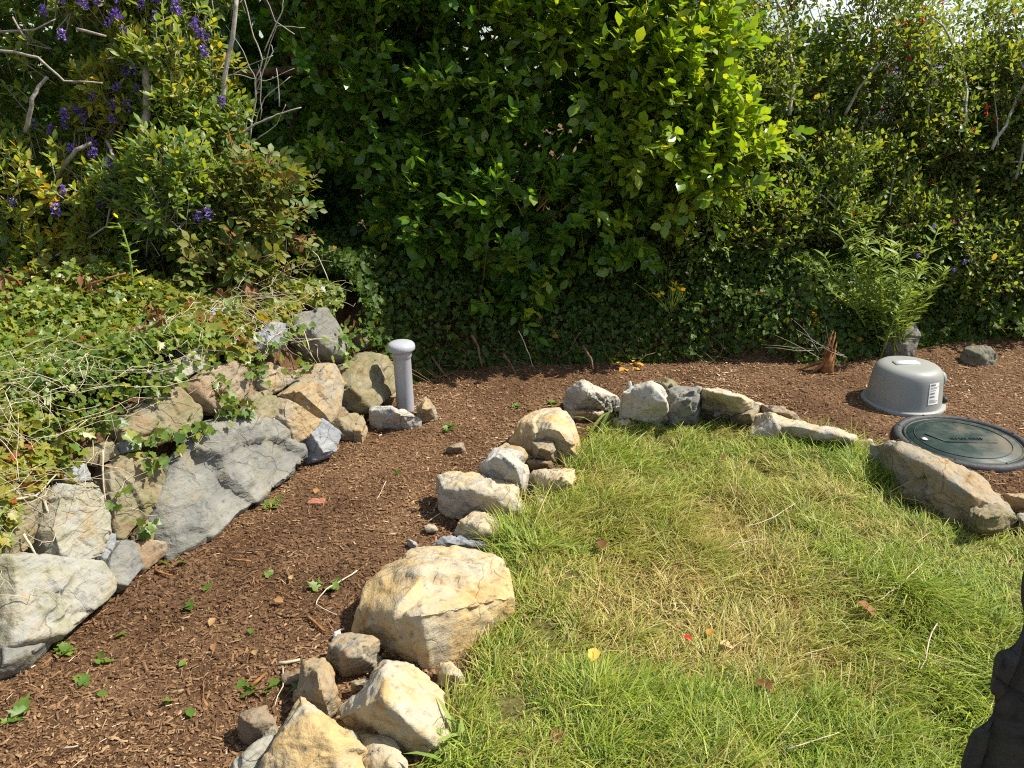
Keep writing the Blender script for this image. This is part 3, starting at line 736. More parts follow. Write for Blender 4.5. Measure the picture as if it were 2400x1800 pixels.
# ------------------------------------------------------------------ vent pipe
M['pvc'] = plain_mat('grey_pvc', (.37, .38, .41), .42, .45, .06, 9)
b = G(951, 958)
vp = tag(empty('vent_pipe', b), 'grey plastic vent pipe with mushroom cap standing at the end of the stone wall', 'pipe')
r_ = .046; H = .345
mb = MB(); mb.lathe([(r_, -.08), (r_, H - .055), (r_ + .0015, H - .052), (r_ + .0015, H)], 48, (0, 0, 0)); pipe = mb.build('pipe', M['pvc'], vp, b, rel=False)
mb = MB(); mb.lathe([(r_ + .0015, H - .055), (r_ + .0045, H - .053), (r_ + .0045, H - .012), (r_ + .0015, H - .010)], 48, close=False); mb.build('collar', M['pvc'], vp, b, rel=False)
mb = MB()
mb.lathe([(r_ + .004, H - .014), (.066, H - .016), (.071, H - .010), (.0725, H + .002), (.070, H + .014), (.062, H + .023), (.050, H + .028), (.030, H + .031), (.0, H + .032)], 56, close=False)
mb.build('cap', M['pvc'], vp, b, rel=False)
for ch in vp.children: ch.rotation_euler = (0, R(-1.2), 0)

# ------------------------------------------------------------------ grey dome (blower housing)
def dome_mat():
    m, n, l, out = new_mat('grey_green_plastic')
    p = n.new('ShaderNodeBsdfPrincipled'); p.inputs['Roughness'].default_value = .48; p.inputs['Specular IOR Level'].default_value = .4
    g = n.new('ShaderNodeTexCoord'); t = n.new('ShaderNodeTexNoise'); t.inputs['Scale'].default_value = 9; t.inputs['Detail'].default_value = 6
    r = ramp(n, [(.3, (.235, .24, .22)), (.7, (.27, .275, .255))]); l.new(g.outputs['Object'], t.inputs['Vector']); l.new(t.outputs['Fac'], r.inputs[0])
    t2 = n.new('ShaderNodeTexNoise'); t2.inputs['Scale'].default_value = 260; l.new(g.outputs['Object'], t2.inputs['Vector'])
    b = n.new('ShaderNodeBump'); b.inputs['Strength'].default_value = .05; b.inputs['Distance'].default_value = .001; l.new(t2.outputs['Fac'], b.inputs['Height']); l.new(b.outputs[0], p.inputs['Normal'])
    l.new(r.outputs[0], p.inputs['Base Color']); l.new(p.outputs[0], out.inputs[0]); return m
M['dome'] = dome_mat()
M['paper'] = plain_mat('white_sticker', (.78, .77, .74), .5, .4, .03, 20)
M['ink'] = plain_mat('sticker_print', (.10, .10, .11), .6, .3, .05, 20)
M['black'] = plain_mat('black_plastic', (.03, .03, .032), .5, .4, .3, 40)
dc = np.array([2.035, 3.86, float(hgt(2.035, 3.86, False)) - .004])
dm = tag(empty('blower_housing', dc), 'grey plastic dome housing with a white sticker on the mulch', 'housing')
prof = [(.182, .018), (.176, .07), (.171, .12), (.167, .152), (.164, .170), (.159, .186), (.150, .200), (.136, .210), (.118, .216), (.06, .219), (0, .220)]
MB().lathe(prof, 72, close=False).build('shell', M['dome'], dm, dc, rel=False)
MB().lathe([(.170, -.02), (.200, -.02), (.203, -.012), (.203, .012), (.199, .018), (.172, .019)], 72, close=False).build('flange', M['dome'], dm, dc, rel=False)
mb = MB(); mb.lathe([(.03, 0), (.034, 0), (.034, .055), (.027, .055), (.027, .0)], 28, close=False)
v = np.array(mb.v); mb.v = [np.array([.145 + q[2], q[0] + .02, .125 + q[1]]) for q in v]; stub = mb.build('outlet', M['dome'], dm, dc, rel=False)
mb = MB(); mb.lathe([(.038, 0), (.042, .004), (.042, .012), (.038, .016), (.03, .016)], 28, close=False)
v = np.array(mb.v); mb.v = [np.array([.178 + q[2], q[0] + .02, .125 + q[1]]) for q in v]; so = mb.build('outlet_ring', M['dome'], stub, dc, rel=False)
MB().box((-.02, -.005, .2215), (.062, .026, .0025), .05).build('top_label', M['paper'], dm, dc, smooth=False, rel=False)
def shell_r(z): return float(np.interp(z, [q[1] for q in prof[:6]], [q[0] for q in prof[:6]]))
def on_shell(a, z, off): r = shell_r(z) + off; return (r * math.cos(a), r * math.sin(a), z)
def shell_patch(a0, a1, z0, z1, off, ny=6):
    v, f = [], []; nx = max(2, int(abs(a1 - a0) / .06) + 1)
    for i in range(nx + 1):
        for j in range(ny + 1): v.append(on_shell(a0 + (a1 - a0) * i / nx, z0 + (z1 - z0) * j / ny, off))
    for i in range(nx):
        for j in range(ny):
            k = i * (ny + 1) + j; f.append((k, k + ny + 1, k + ny + 2, k + 1))
    return v, f
A0, A1 = R(-78), R(-56)
st = MB().add(shell_patch(A0, A1, .055, .165, .0015)).build('sticker', M['paper'], dm, dc, rel=False)
g = np.random.default_rng(3); mb = MB()
for zc, wd, hh in ((.152, .45, .009), (.110, .42, .008), (.093, .42, .007)):
    a = A0 + (A1 - A0) * .10
    while a < A0 + (A1 - A0) * (.10 + wd):
        w_ = g.uniform(.004, .014); mb.add(shell_patch(a, a + w_, zc, zc + hh, .0024, 1)); a += w_ + g.uniform(.003, .008)
for zc, wd in ((.143, .8), (.137, .6), (.127, .5), (.078, .5), (.072, .75), (.066, .7)):
    a = A0 + (A1 - A0) * .10
    while a < A0 + (A1 - A0) * (.10 + wd):
        w_ = g.uniform(.008, .03); mb.add(shell_patch(a, a + w_, zc, zc + .0025, .0024, 1)); a += w_ + .007
mb.build('printed_lines', M['ink'], st, dc, rel=False)
MB().box((.190, -.045, .035), (.010, .016, .012), -.2).build('clip', M['black'], dm, dc, smooth=False, rel=False)

# ------------------------------------------------------------------ green access cover
def lid_mat():
    m, n, l, out = new_mat('dusty_green_lid')
    p = n.new('ShaderNodeBsdfPrincipled'); p.inputs['Specular IOR Level'].default_value = .35
    g = n.new('ShaderNodeTexCoord'); t = n.new('ShaderNodeTexNoise'); t.inputs['Scale'].default_value = 9; t.inputs['Detail'].default_value = 9; t.inputs['Roughness'].default_value = .62
    sep = n.new('ShaderNodeSeparateXYZ'); l.new(g.outputs['Object'], sep.inputs[0]); l.new(g.outputs['Object'], t.inputs['Vector'])
    ad = n.new('ShaderNodeMath'); ad.operation = 'MULTIPLY_ADD'; ad.inputs[1].default_value = .55; l.new(sep.outputs['X'], ad.inputs[0]); l.new(t.outputs['Fac'], ad.inputs[2])
    r = ramp(n, [(.52, (0, 0, 0)), (.80, (1, 1, 1))]); l.new(ad.outputs[0], r.inputs[0])
    t3 = n.new('ShaderNodeTexNoise'); t3.inputs['Scale'].default_value = 26; t3.inputs['Detail'].default_value = 6; l.new(g.outputs['Object'], t3.inputs['Vector'])
    r3 = ramp(n, [(.38, (.013, .028, .024)), (.7, (.030, .050, .043))]); l.new(t3.outputs['Fac'], r3.inputs[0])
    x = n.new('ShaderNodeMixRGB'); x.inputs[2].default_value = (.15, .12, .08, 1); l.new(r3.outputs[0], x.inputs[1])
    f = n.new('ShaderNodeMath'); f.operation = 'MULTIPLY'; f.inputs[1].default_value = .8; l.new(r.outputs[0], f.inputs[0]); l.new(f.outputs[0], x.inputs[0])
    l.new(x.outputs[0], p.inputs['Base Color'])
    rr = n.new('ShaderNodeMapRange'); rr.inputs[3].default_value = .5; rr.inputs[4].default_value = .85; l.new(r.outputs[0], rr.inputs[0]); l.new(rr.outputs[0], p.inputs['Roughness'])
    b = n.new('ShaderNodeBump'); b.inputs['Strength'].default_value = .25; b.inputs['Distance'].default_value = .003; l.new(t3.outputs['Fac'], b.inputs['Height']); l.new(b.outputs[0], p.inputs['Normal'])
    l.new(p.outputs[0], out.inputs[0]); return m
M['lid'] = lid_mat()
M['rim'] = plain_mat('black_rim', (.045, .045, .047), .62, .35, .4, 60, .3)
lc = np.array([2.085, 3.365, float(hgt(2.085, 3.365, False)) - .005])
ac = tag(empty('access_cover', lc), 'round dark green manhole cover with a black rim, dusty, in front of the dome', 'manhole cover')
MB().lathe([(.262, -.05), (.293, -.05), (.295, .018), (.290, .030), (.276, .036), (.262, .034), (.256, .026), (.252, .012)], 80, close=False).build('rim', M['rim'], ac, lc, rel=False)
lid = MB().lathe([(.2505, .0), (.2505, .022), (.247, .027), (.243, .028), (.241, .025), (.236, .025), (.234, .029), (.12, .0305), (0, .031)], 80, close=False).build('lid', M['lid'], ac, lc, rel=False)
zt = .0325
mb = MB()
def bar(mb, a, b, w, z, h=.002):
    a, b = np.array(a), np.array(b); d = b - a; L = np.hypot(*d)
    mb.box(((a[0] + b[0]) / 2, (a[1] + b[1]) / 2, z), (L / 2, w, h), math.atan2(d[1], d[0]))
bar(mb, (-.150, .055), (-.09, -.035), .003, zt); bar(mb, (-.092, -.035), (.135, -.045), .003, zt)
mb.build('moulded_line', M['rim'], lid, lc, smooth=False, rel=False)
MB().lathe([(.205, .0305), (.205, .0325), (.201, .0325), (.201, .0305)], 72, close=False).build('moulded_ring', M['lid'], lid, lc, rel=False)
for k in range(8):
    a = k * math.pi / 4 + .2; MB().lathe([(.006, .035), (.006, .0385), (.0, .039)], 10, (.270 * math.cos(a), .270 * math.sin(a), 0), close=False).build('bolt', M['rim'], ac, lc, rel=False)
mb = MB(); mb.lathe([(.020, .031), (.020, .0335), (.015, .0335), (.014, .030)], 28, (-.175, .0, 0), close=False); lk = mb.build('lock_ring', M['rim'], ac, lc, rel=False)
mb = MB(); mb.lathe([(.012, .031), (.009, .0345), (0, .035)], 20, (-.175, .0, 0), close=False); mb.build('key_plug', M['paper'], lk, lc, rel=False)
mb = MB(); g = np.random.default_rng(8)                                 # worn raised lettering, too dirty to read
x = -.06
while x < .10:
    w_ = g.uniform(.004, .009)
    for q in range(2):
        if g.random() < .8: bar(mb, (x + q * w_ * .8, -.012), (x + q * w_ * .8 + g.uniform(-.002, .002), .010), .0013, zt, .0014)
    if g.random() < .8: bar(mb, (x, g.choice([-.010, .0, .009])), (x + w_, g.choice([-.010, .0, .009])), .0013, zt, .0014)
    x += w_ + .009
mb.build('raised_lettering', M['lid'], lid, lc, smooth=False, rel=False)

# ------------------------------------------------------------------ foliage materials
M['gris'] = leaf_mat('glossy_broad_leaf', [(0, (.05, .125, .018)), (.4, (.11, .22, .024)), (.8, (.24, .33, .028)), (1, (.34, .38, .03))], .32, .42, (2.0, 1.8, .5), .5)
M['hebe'] = leaf_mat('hebe_leaf', [(0, (.08, .155, .04)), (.45, (.20, .28, .045)), (.8, (.34, .35, .04)), (.97, (.36, .29, .025)), (1, (.48, .31, .02))], .42, .45, (2.0, 1.7, .55), .45)
M['bramble'] = leaf_mat('bramble_leaf', [(0, (.085, .16, .035)), (.55, (.16, .20, .045)), (.85, (.23, .21, .05)), (.95, (.30, .17, .03)), (1, (.28, .07, .02))], .5, .42, (1.7, 1.5, .6), .35)
M['ivy'] = leaf_mat('ivy_leaf', [(0, (.06, .125, .022)), (.35, (.13, .20, .03)), (.7, (.23, .26, .04)), (.93, (.32, .27, .045)), (1, (.26, .10, .03))], .40, .34, (1.9, 1.6, .5), .45)
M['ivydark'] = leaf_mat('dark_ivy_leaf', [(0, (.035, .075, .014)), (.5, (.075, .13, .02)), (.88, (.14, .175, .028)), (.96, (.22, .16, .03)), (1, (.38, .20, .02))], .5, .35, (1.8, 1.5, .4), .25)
M['fuch'] = leaf_mat('fuchsia_leaf', [(0, (.07, .14, .03)), (.5, (.16, .23, .045)), (.85, (.27, .30, .07)), (1, (.33, .24, .065))], .45, .45, (2.0, 1.7, .6), .45)
M['fuchlight'] = leaf_mat('light_young_leaf', [(0, (.10, .19, .03)), (1, (.20, .27, .04))], .45, .40, (1.5, 1.35, .6), .4)
M['thistle'] = leaf_mat('thistle_leaf', [(0, (.17, .27, .05)), (1, (.36, .43, .11))], .5, .45, (1.4, 1.3, .6), .3)
M['conifer'] = leaf_mat('conifer_needle', [(0, (.018, .035, .016)), (1, (.045, .065, .025))], .6, .1, (1.2, 1.2, .8), .2)
M['purple'] = leaf_mat('violet_petal', [(0, (.09, .04, .30)), (.5, (.19, .10, .46)), (1, (.55, .45, .70))], .6, .25, (1.2, 1.1, 1.3), .2)
M['red'] = leaf_mat('red_petal', [(0, (.45, .012, .02)), (1, (.70, .03, .03))], .5, .3, (1.3, 1, 1), .3)
M['yellow'] = leaf_mat('yellow_petal', [(0, (.70, .42, .01)), (1, (.85, .62, .02))], .5, .3, (1.2, 1.1, 1), .3)
M['deadleaf'] = leaf_mat('dead_leaf', [(0, (.16, .07, .03)), (.5, (.32, .17, .07)), (1, (.50, .36, .18))], .7, .2, (1.2, 1, .8), .2)
M['goldleaf'] = leaf_mat('golden_fallen_leaf', [(0, (.50, .25, .04)), (1, (.68, .42, .07))], .6, .25, (1.2, 1, .7), .3)

def crown_fill(name, ells, n, size, mat, parent, seed, tm):
    g = np.random.default_rng(seed); E_ = np.array([e[:6] for e in ells]); w = g.choice(len(ells), n)
    p = E_[w, :3] + norm(g.normal(size=(n, 3))) * (g.random((n, 1)) ** .45) * .72 * E_[w, 3:]
    p = p[p[:, 2] > hgt(p[:, 0], p[:, 1], False)]; n = len(p)
    return cloud(name, tm, p, norm(g.normal(size=(n, 3))), norm(g.normal(size=(n, 3)) + [0, -.3, .6]), size * g.uniform(.6, 1.2, n), g.random(n) * .5, mat, parent)
def ell(px, py, Y, rx, ry, rz, w=1.0): return (*E(px, py, Y), rx, ry, rz, w)
def spike_mesh():
    """an upright flower spike: overlapping small florets round a short axis"""
    g = np.random.default_rng(4); n = 70; t = g.random(n); a = g.uniform(0, 2 * math.pi, n); r = .34 * np.sqrt(np.clip(1 - (2 * t - 1) ** 2 * .8, 0, 1))
    rad = np.stack([np.cos(a), np.sin(a), np.zeros(n)], -1); p = rad * r[:, None] * .55 + np.stack([np.zeros(n), np.zeros(n), t * 1.1], -1)
    ax = norm(rad + np.stack([np.zeros(n), np.zeros(n), (t - .3) * 1.2], -1) + g.normal(size=(n, 3)) * .25)
    return cloud_mesh('flower_spike', T_diamond(.34), p, ax, norm(np.stack([np.zeros(n), np.zeros(n), np.ones(n)], -1) + g.normal(size=(n, 3)) * .4), np.full(n, .36), np.clip(g.random(n) * .8 + (1 - t) * .25, 0, 1), M['purple'])
def bell_mesh():
    """a hanging fuchsia flower: four flared sepals over a darker skirt"""
    v, f = [], []
    tv, tf = T_diamond(.22)
    P, A, N_ = [], [], []
    for k in range(4):
        a = k * math.pi / 2; P.append((0, 0, 0)); A.append((math.cos(a) * .8, math.sin(a) * .8, -.6)); N_.append((math.cos(a), math.sin(a), .8))
    for k in range(4):
        a = k * math.pi / 2 + .7; P.append((0, 0, -.1)); A.append((math.cos(a) * .3, math.sin(a) * .3, -1)); N_.append((math.cos(a), math.sin(a), .2))
    P.append((0, 0, .35)); A.append((0, 0, -1)); N_.append((0, -1, 0))
    return cloud_mesh('flower', (tv, tf), np.array(P, float), norm(np.array(A)), norm(np.array(N_)), np.array([.9] * 4 + [.7] * 4 + [.5]), np.array([.8] * 4 + [.1] * 4 + [.5]), M['red'])
def petal_ring(name, k, mat, tilt=.35):
    P = np.zeros((k, 3)); a = np.arange(k) * 2 * math.pi / k
    A = np.stack([np.cos(a), np.sin(a), np.full(k, tilt)], -1); N_ = np.stack([-np.cos(a) * .3, -np.sin(a) * .3, np.ones(k)], -1)
    return cloud_mesh(name, T_oval(.33), P, norm(A), norm(N_), np.full(k, .5), np.linspace(0, 1, k), mat)
def put(name, me, pos, scale, parent, rot):
    o = bpy.data.objects.new(name, me); col.objects.link(o)
    base = np.zeros(3)
    if parent is not None: o.parent = parent; base = world_loc(parent)
    o.location = tuple(np.array(pos) - base); o.scale = (scale,) * 3; o.rotation_euler = rot; return o

# ------------------------------------------------------------------ broadleaf evergreen (the large glossy bush)
gr_e = [ell(1150, 240, 5.35, 1.0, .55, .75), ell(1450, 190, 5.2, .60, .55, .60, 1.5), ell(1620, 370, 5.0, .36, .32, .20, 1.9), ell(1200, 570, 4.85, .34, .32, .42),
        ell(900, 150, 5.35, .55, .5, .62), ell(1400, 450, 5.1, .45, .4, .36, 1.3), ell(1200, -180, 5.7, 1.3, .8, .55), ell(1050, 520, 5.1, .42, .35, .40), ell(1215, 680, 4.72, .22, .22, .16), ell(1430, -60, 5.4, .45, .5, .5, 1.2)]
gb = E(1250, 800, 5.35); gb[2] = float(hgt(gb[0], gb[1]))
gris = tag(empty('broadleaf_bush', gb), 'large glossy green broadleaf bush hanging over the back of the path', 'bush')
tmG = T_oval(.30, .05, .10)
pos, ax, nr, sid, (SP, SD, SL) = sprays(lobes(gr_e, 75, (.09, .19), 14), 2500, 11, (.82, 1.16), .55, -.15, 3.6, .55, .24, 13, .95)
g = np.random.default_rng(21); n = len(pos)
sun_tint = sstep(-.2, .9, SP[:, 0] + .5 * (SP[:, 2] - 1.2) + .35 * n2(SP[:, 0], SP[:, 2], 2.5, 13))  # sunlight on the upper right sprays, put into the leaf colour as brighter yellow
rn = np.clip(.30 + .18 * g.normal(size=n) + .2 * (g.random(len(SP))[sid] - .5) + .36 * sun_tint[sid], 0, 1)
scl = .078 * g.uniform(.65, 1.2, n)
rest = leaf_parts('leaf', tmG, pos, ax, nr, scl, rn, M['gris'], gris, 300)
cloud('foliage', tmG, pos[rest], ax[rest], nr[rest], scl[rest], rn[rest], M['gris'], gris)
crown_fill('inner_foliage', gr_e, 9000, .11, M['gris'], gris, 22, tmG)
mb = MB()
for p, d, L in zip(SP[::2], SD[::2], SL[::2]): mb.tube([p - d * .08, p + d * L], [.004, .0015], 4, .5)
o = mb.build('twigs', plain_mat('olive_twig', (.22, .16, .05), .8, .2, .3, 30), gris, gb); o['kind'] = 'stuff'
def limb(parent, pts, r0, r1, mat, name='limb', amp=.03, seed=0, k=7):
    P = []
    for i in range(len(pts) - 1):
        w = wobble(pts[i], pts[i + 1], k, amp, seed + i); P += list(w if i == 0 else w[1:])
    mb = MB().tube(P, np.linspace(r0, r1, len(P)), 8); return mb.build(name, mat, parent, world_loc(parent))
limb(gris, [gb, E(1200, 620, 5.5), E(1150, 300, 5.5), E(1100, 0, 5.6)], .07, .03, M['bark'], 'trunk', .05, 3)
limb(gris, [gb + [0, 0, .1], E(1000, 420, 5.6), E(830, 195, 5.35), E(735, 165, 5.15), E(640, 168, 5.05), E(545, 175, 5.0)], .05, .018, M['bark'], 'limb', .03, 5)
limb(gris, [E(700, 160, 5.1), E(665, 80, 5.1), E(610, -20, 5.15)], .02, .012, M['bark'], 'limb', .03, 8)
limb(gris, [gb + [.1, 0, .1], E(1450, 420, 5.4), E(1560, 150, 5.5), E(1600, -50, 5.6)], .05, .02, M['bark'], 'limb', .04, 9)
# hanging sprays that stand out on the shaded left side
g = np.random.default_rng(31); PP, AA, NN = [], [], []
for line in ([(790, 385, 4.75), (740, 345, 4.7), (690, 375, 4.65), (665, 400, 4.62)], [(735, 330, 4.72), (770, 345, 4.75), (840, 375, 4.8)], [(1150, 200, 4.75), (1080, 195, 4.7), (1010, 200, 4.66), (975, 180, 4.64)],
             [(780, 170, 4.95), (745, 90, 4.9), (715, 10, 4.9)], [(840, 130, 4.95), (790, 60, 4.9), (760, -20, 4.9)], [(860, 60, 5.0), (800, 0, 4.95)], [(1200, 340, 4.75), (1120, 330, 4.7), (1040, 310, 4.66)], [(1250, 380, 4.7), (1160, 360, 4.66), (1080, 340, 4.64)],
             [(1300, 640, 4.6), (1260, 680, 4.56), (1235, 730, 4.55)], [(920, 500, 4.75), (900, 540, 4.7), (890, 570, 4.68)], [(960, 560, 4.72), (990, 620, 4.68), (1000, 660, 4.66)]):
    P = np.array([E(*q) for q in line]); MBs = MB().tube(P, [.006, .004, .003, .002][:len(P)], 5); MBs.build('branchlet', M['bark'], gris, gb)
    for i in range(len(P) - 1):
        m = 26; t = g.random(m)[:, None]; d = norm(P[i + 1] - P[i]); c = P[i] + (P[i + 1] - P[i]) * t + g.normal(size=(m, 3)) * .03
        PP.append(c); AA.append(norm(d * .5 + g.normal(size=(m, 3)) * .6 + [0, -.1, .35])); NN.append(norm(g.normal(size=(m, 3)) * .4 + [0.2, -.3, .9]))
PP, AA, NN = map(np.concatenate, (PP, AA, NN)); m = len(PP)
cloud('shoot_leaves', tmG, PP, AA, NN, .078 * g.uniform(.6, 1.15, m), np.clip(.55 + .25 * g.normal(size=m), 0, 1), M['gris'], gris)

# a second evergreen, in deep shade behind
dk_e = [ell(800, -150, 6.5, 1.4, .5, .9), ell(1300, -150, 6.7, 1.2, .4, .8), ell(100, 400, 6.2, 1.2, .4, .8), ell(650, 200, 6.4, 1.1, .5, 1.2), ell(1000, 300, 6.5, 1.0, .5, 1.1), ell(300, 100, 6.6, 1.2, .5, 1.2), ell(650, 560, 5.6, .55, .35, .35), ell(820, 640, 5.3, .4, .3, .3), ell(720, 480, 5.5, .45, .3, .4)]
db = E(700, 700, 6.3); db[2] = float(hgt(db[0], db[1]))
dk = tag(empty('shaded_bush', db), 'dark evergreen bush in deep shade behind the bare branches', 'bush')
pos, ax, nr, sid, (SP, SD, SL) = sprays(dk_e, 1500, 12, (.75, 1.02), .3, -.4, 2.4, .6, .2, 8, .95)
g = np.random.default_rng(23); n = len(pos)
cloud('foliage', tmG, pos, ax, nr, .072 * g.uniform(.65, 1.2, n), np.clip(.2 + .2 * g.random(n), 0, 1), M['gris'], dk)
crown_fill('inner_foliage', dk_e, 14000, .15, M['gris'], dk, 24, tmG)
limb(dk, [db, E(690, 300, 6.1), E(640, 0, 6.2)], .05, .03, M['bark'], 'trunk', .05, 6)

# ------------------------------------------------------------------ hebe with violet flower spikes
he_e = [ell(150, 160, 4.55, .72, .42, .52, 1.2), ell(400, 190, 4.45, .30, .30, .42, 1.2), ell(150, 470, 4.25, .52, .34, .34), ell(420, 470, 4.1, .26, .24, .24, 1.3), ell(-150, 350, 4.4, .5, .45, .8), ell(250, -120, 4.7, .8, .45, .35), ell(60, 600, 4.15, .45, .3, .2), ell(300, 600, 4.3, .4, .3, .25)]
hb = E(320, 560, 4.5); hb[2] = float(hgt(hb[0], hb[1]))
hebe = tag(empty('hebe_shrub', hb), 'yellow green shrub with violet flower spikes on the bank at the left', 'shrub')
tmH = T_oval(.21, .04, .10)
pos, ax, nr, sid, (SP, SD, SL) = sprays(lobes(he_e, 75, (.09, .18), 44), 4200, 41, (.76, 1.12), .75, -.45, 4.0, .6, .09, 10, .95)
g = np.random.default_rng(42); n = len(pos)
yel = sstep(.0, .5, n2(SP[:, 0], SP[:, 2], 2.2, 77) + (SP[:, 0] < -1.9) * .35)
rn = np.clip(.30 + .20 * g.normal(size=n) + .38 * yel[sid] + (g.random(n) < .012) * .6, 0, 1)
scl = .052 * g.uniform(.6, 1.25, n)
rest = leaf_parts('leaf', tmH, pos, ax, nr, scl, rn, M['hebe'], hebe, 300)
cloud('foliage', tmH, pos[rest], ax[rest], nr[rest], scl[rest], rn[rest], M['hebe'], hebe)
crown_fill('inner_foliage', he_e, 9000, .085, M['hebe'], hebe, 43, tmH)
mb = MB()
for p, d, L in zip(SP, SD, SL): mb.tube([p - d * .10, p + d * L * .8], [.0035, .002], 4, .5)
o = mb.build('twigs', M['greybark'], hebe, hb); o['kind'] = 'stuff'
spm = spike_mesh(); he_l = lobes(he_e, 75, (.09, .18), 44)
spots = [(280,100),(395,265),(510,10),(750,15),(735,140),(785,135),(690,175),(815,240),(1030,25),(1130,80),(1165,115),(1010,140),(1250,190),(1290,255),(1360,275),(1335,380),(1430,695),(720,415),(800,490),(850,480),(740,590),(880,605),(600,655),(815,725),(720,705),(730,800),(425,770),(440,830),(330,880),(555,770),(555,805),(505,740),(625,945),(455,985),(250,850),(590,1020),(695,880),(870,930),(410,1255),(645,1345),(365,1400),(90,1345),(1270,1430),(1370,1420),(710,1090),(1210,1600),(390,20),(560,60),(905,60),(640,40)]
for x, y in spots:
    p = front_hit(x / 2.765, y / 2.765, he_l, -.07); put('flower_spike', spm, p, random.uniform(.032, .050), hebe, (random.uniform(-.5, .3), random.uniform(-.5, .5), random.uniform(0, 6)))
for pts, r0, r1 in (([hb, E(336, 410, 4.1), E(330, 330, 4.08), E(345, 250, 4.1), E(342, 170, 4.1), E(350, 100, 4.3)], .026, .014), ([hb, E(295, 480, 4.0), E(282, 400, 3.97), E(250, 330, 4.1)], .012, .008), ([hb, E(130, 420, 4.05), E(180, 350, 3.98), E(215, 335, 4.0)], .013, .010),
                    ([E(60, 310, 4.0), E(75, 230, 3.98), E(110, 180, 4.05)], .011, .008), ([E(-20, 118, 3.98), E(90, 135, 3.95), E(150, 190, 3.93), E(240, 195, 3.95)], .007, .004), ([E(180, 68, 3.98), E(248, 85, 3.95)], .007, .005), ([E(0, 75, 4.0), E(80, 70, 3.98), E(130, 45, 4.0)], .006, .003),
                    ([E(60, 90, 3.98), E(30, 40, 4.0)], .006, .004), ([hb, E(200, 560, 4.0), E(130, 600, 3.9)], .009, .006), ([E(270, 455, 3.9), E(250, 530, 3.9), E(205, 560, 3.92)], .005, .004)):
    limb(hebe, pts, r0, r1, M['greybark'], 'stem', .04, len(pts) + int(r0 * 1000), 5)

# ------------------------------------------------------------------ bare dead shrub
bb = E(520, 430, 4.75); bb[2] = float(hgt(bb[0], bb[1]))
bare = tag(empty('bare_shrub', bb), 'leafless grey twiggy shrub between the hebe and the broadleaf bush', 'dead shrub')
bl = [([(520, 240), (528, 170), (545, 90), (555, -10)], .014, .011), ([(585, 330), (600, 230), (598, 190), (615, 140), (590, 70), (570, -10)], .006, .003), ([(598, 200), (640, 120), (636, 105)], .004, .002), ([(500, 360), (560, 320), (600, 290), (650, 268), (706, 252)], .008, .003),
      ([(600, 220), (650, 60), (715, 65)], .003, .0015), ([(655, 250), (648, 160)], .004, .002), ([(610, 280), (612, 190), (605, 150)], .003, .002), ([(480, 370), (540, 330), (590, 300), (620, 230), (680, 180)], .006, .002), ([(620, 120), (660, 30), (665, -10)], .004, .002),
      ([(440, 100), (432, 50), (450, -10)], .005, .003), ([(470, 60), (500, 20), (495, -10)], .004, .002), ([(535, 180), (590, 150), (640, 130)], .003, .0015), ([(560, 210), (540, 250), (590, 240)], .003, .0015), ([(598, 330), (650, 290), (670, 245)], .003, .0015), ([(510, 180), (560, 175), (620, 190), (690, 160)], .003, .0015),
      ([(600, 190), (570, 120), (530, 60)], .003, .0015), ([(690, 80), (645, 50), (625, 0)], .003, .002), ([(560, 330), (540, 290), (545, 260)], .002, .0015)]
for i, (pl, r0, r1) in enumerate(bl):
    limb(bare, [E(x, y, 4.30 + .05 * ((i * 7) % 5)) for x, y in pl], r0 * .9, r1 * 1.0, M['palebark'], 'branch', .05, 60 + i, 5)
limb(bare, [bb, E(540, 370, 4.7), E(500, 362, 4.65)], .012, .009, M['greybark'], 'branch', .04, 90, 5)

# ------------------------------------------------------------------ bramble
br_e = [ell(590, 500, 4.25, .22, .22, .26), ell(480, 640, 4.05, .30, .22, .17), ell(650, 690, 4.1, .24, .22, .14), ell(560, 430, 4.4, .16, .16, .14)]
bp = E(560, 700, 4.3); bp[2] = float(hgt(bp[0], bp[1]))
bram = tag(empty('bramble', bp), 'yellow green bramble tangle on the bank above the wall', 'bramble')
pos, ax, nr, sid, (SP, SD, SL) = sprays(br_e, 330, 51, (.6, 1.05), .4, -.3, 3, .5, .16, 4, 1.0)
g = np.random.default_rng(52); n = len(pos); scl = .085 * g.uniform(.6, 1.2, n); rn = np.clip(.45 + .22 * g.normal(size=n), 0, .97); tmT = T_tri()
rest = leaf_parts('leaf', tmT, pos, ax, nr, scl, rn, M['bramble'], bram, 220)
cloud('foliage', tmT, pos[rest], ax[rest], nr[rest], scl[rest], rn[rest], M['bramble'], bram)
mb = MB()
for p, d, L in zip(SP, SD, SL): mb.tube([p - d * .1, p + d * L], [.003, .0015], 4)
mb.build('canes', plain_mat('bramble_cane', (.25, .13, .07), .7, .3, .3, 30), bram, bp)['kind'] = 'stuff'
for i, pl in enumerate(([(770, 660, 4.15), (745, 600, 4.2), (700, 560, 4.25)], [(660, 690, 4.1), (668, 620, 4.1), (672, 560, 4.15)], [(600, 640, 4.1), (590, 470, 4.15), (560, 420, 4.2)])):
    limb(bram, [E(*q) for q in pl], .0035, .002, M['palestem'], 'cane', .03, 20 + i, 5)
# russet dried leaves in its top corner
m = 26; c0 = E(700, 575, 4.2); g = np.random.default_rng(53)
cloud('dried_leaves', T_oval(.28), c0 + g.normal(size=(m, 3)) * [.05, .05, .05], norm(g.normal(size=(m, 3)) + [0, 0, -.6]), norm(g.normal(size=(m, 3)) + [0, -1, .4]), .05 * g.uniform(.6, 1.1, m), g.random(m) * .45, M['deadleaf'], bram)

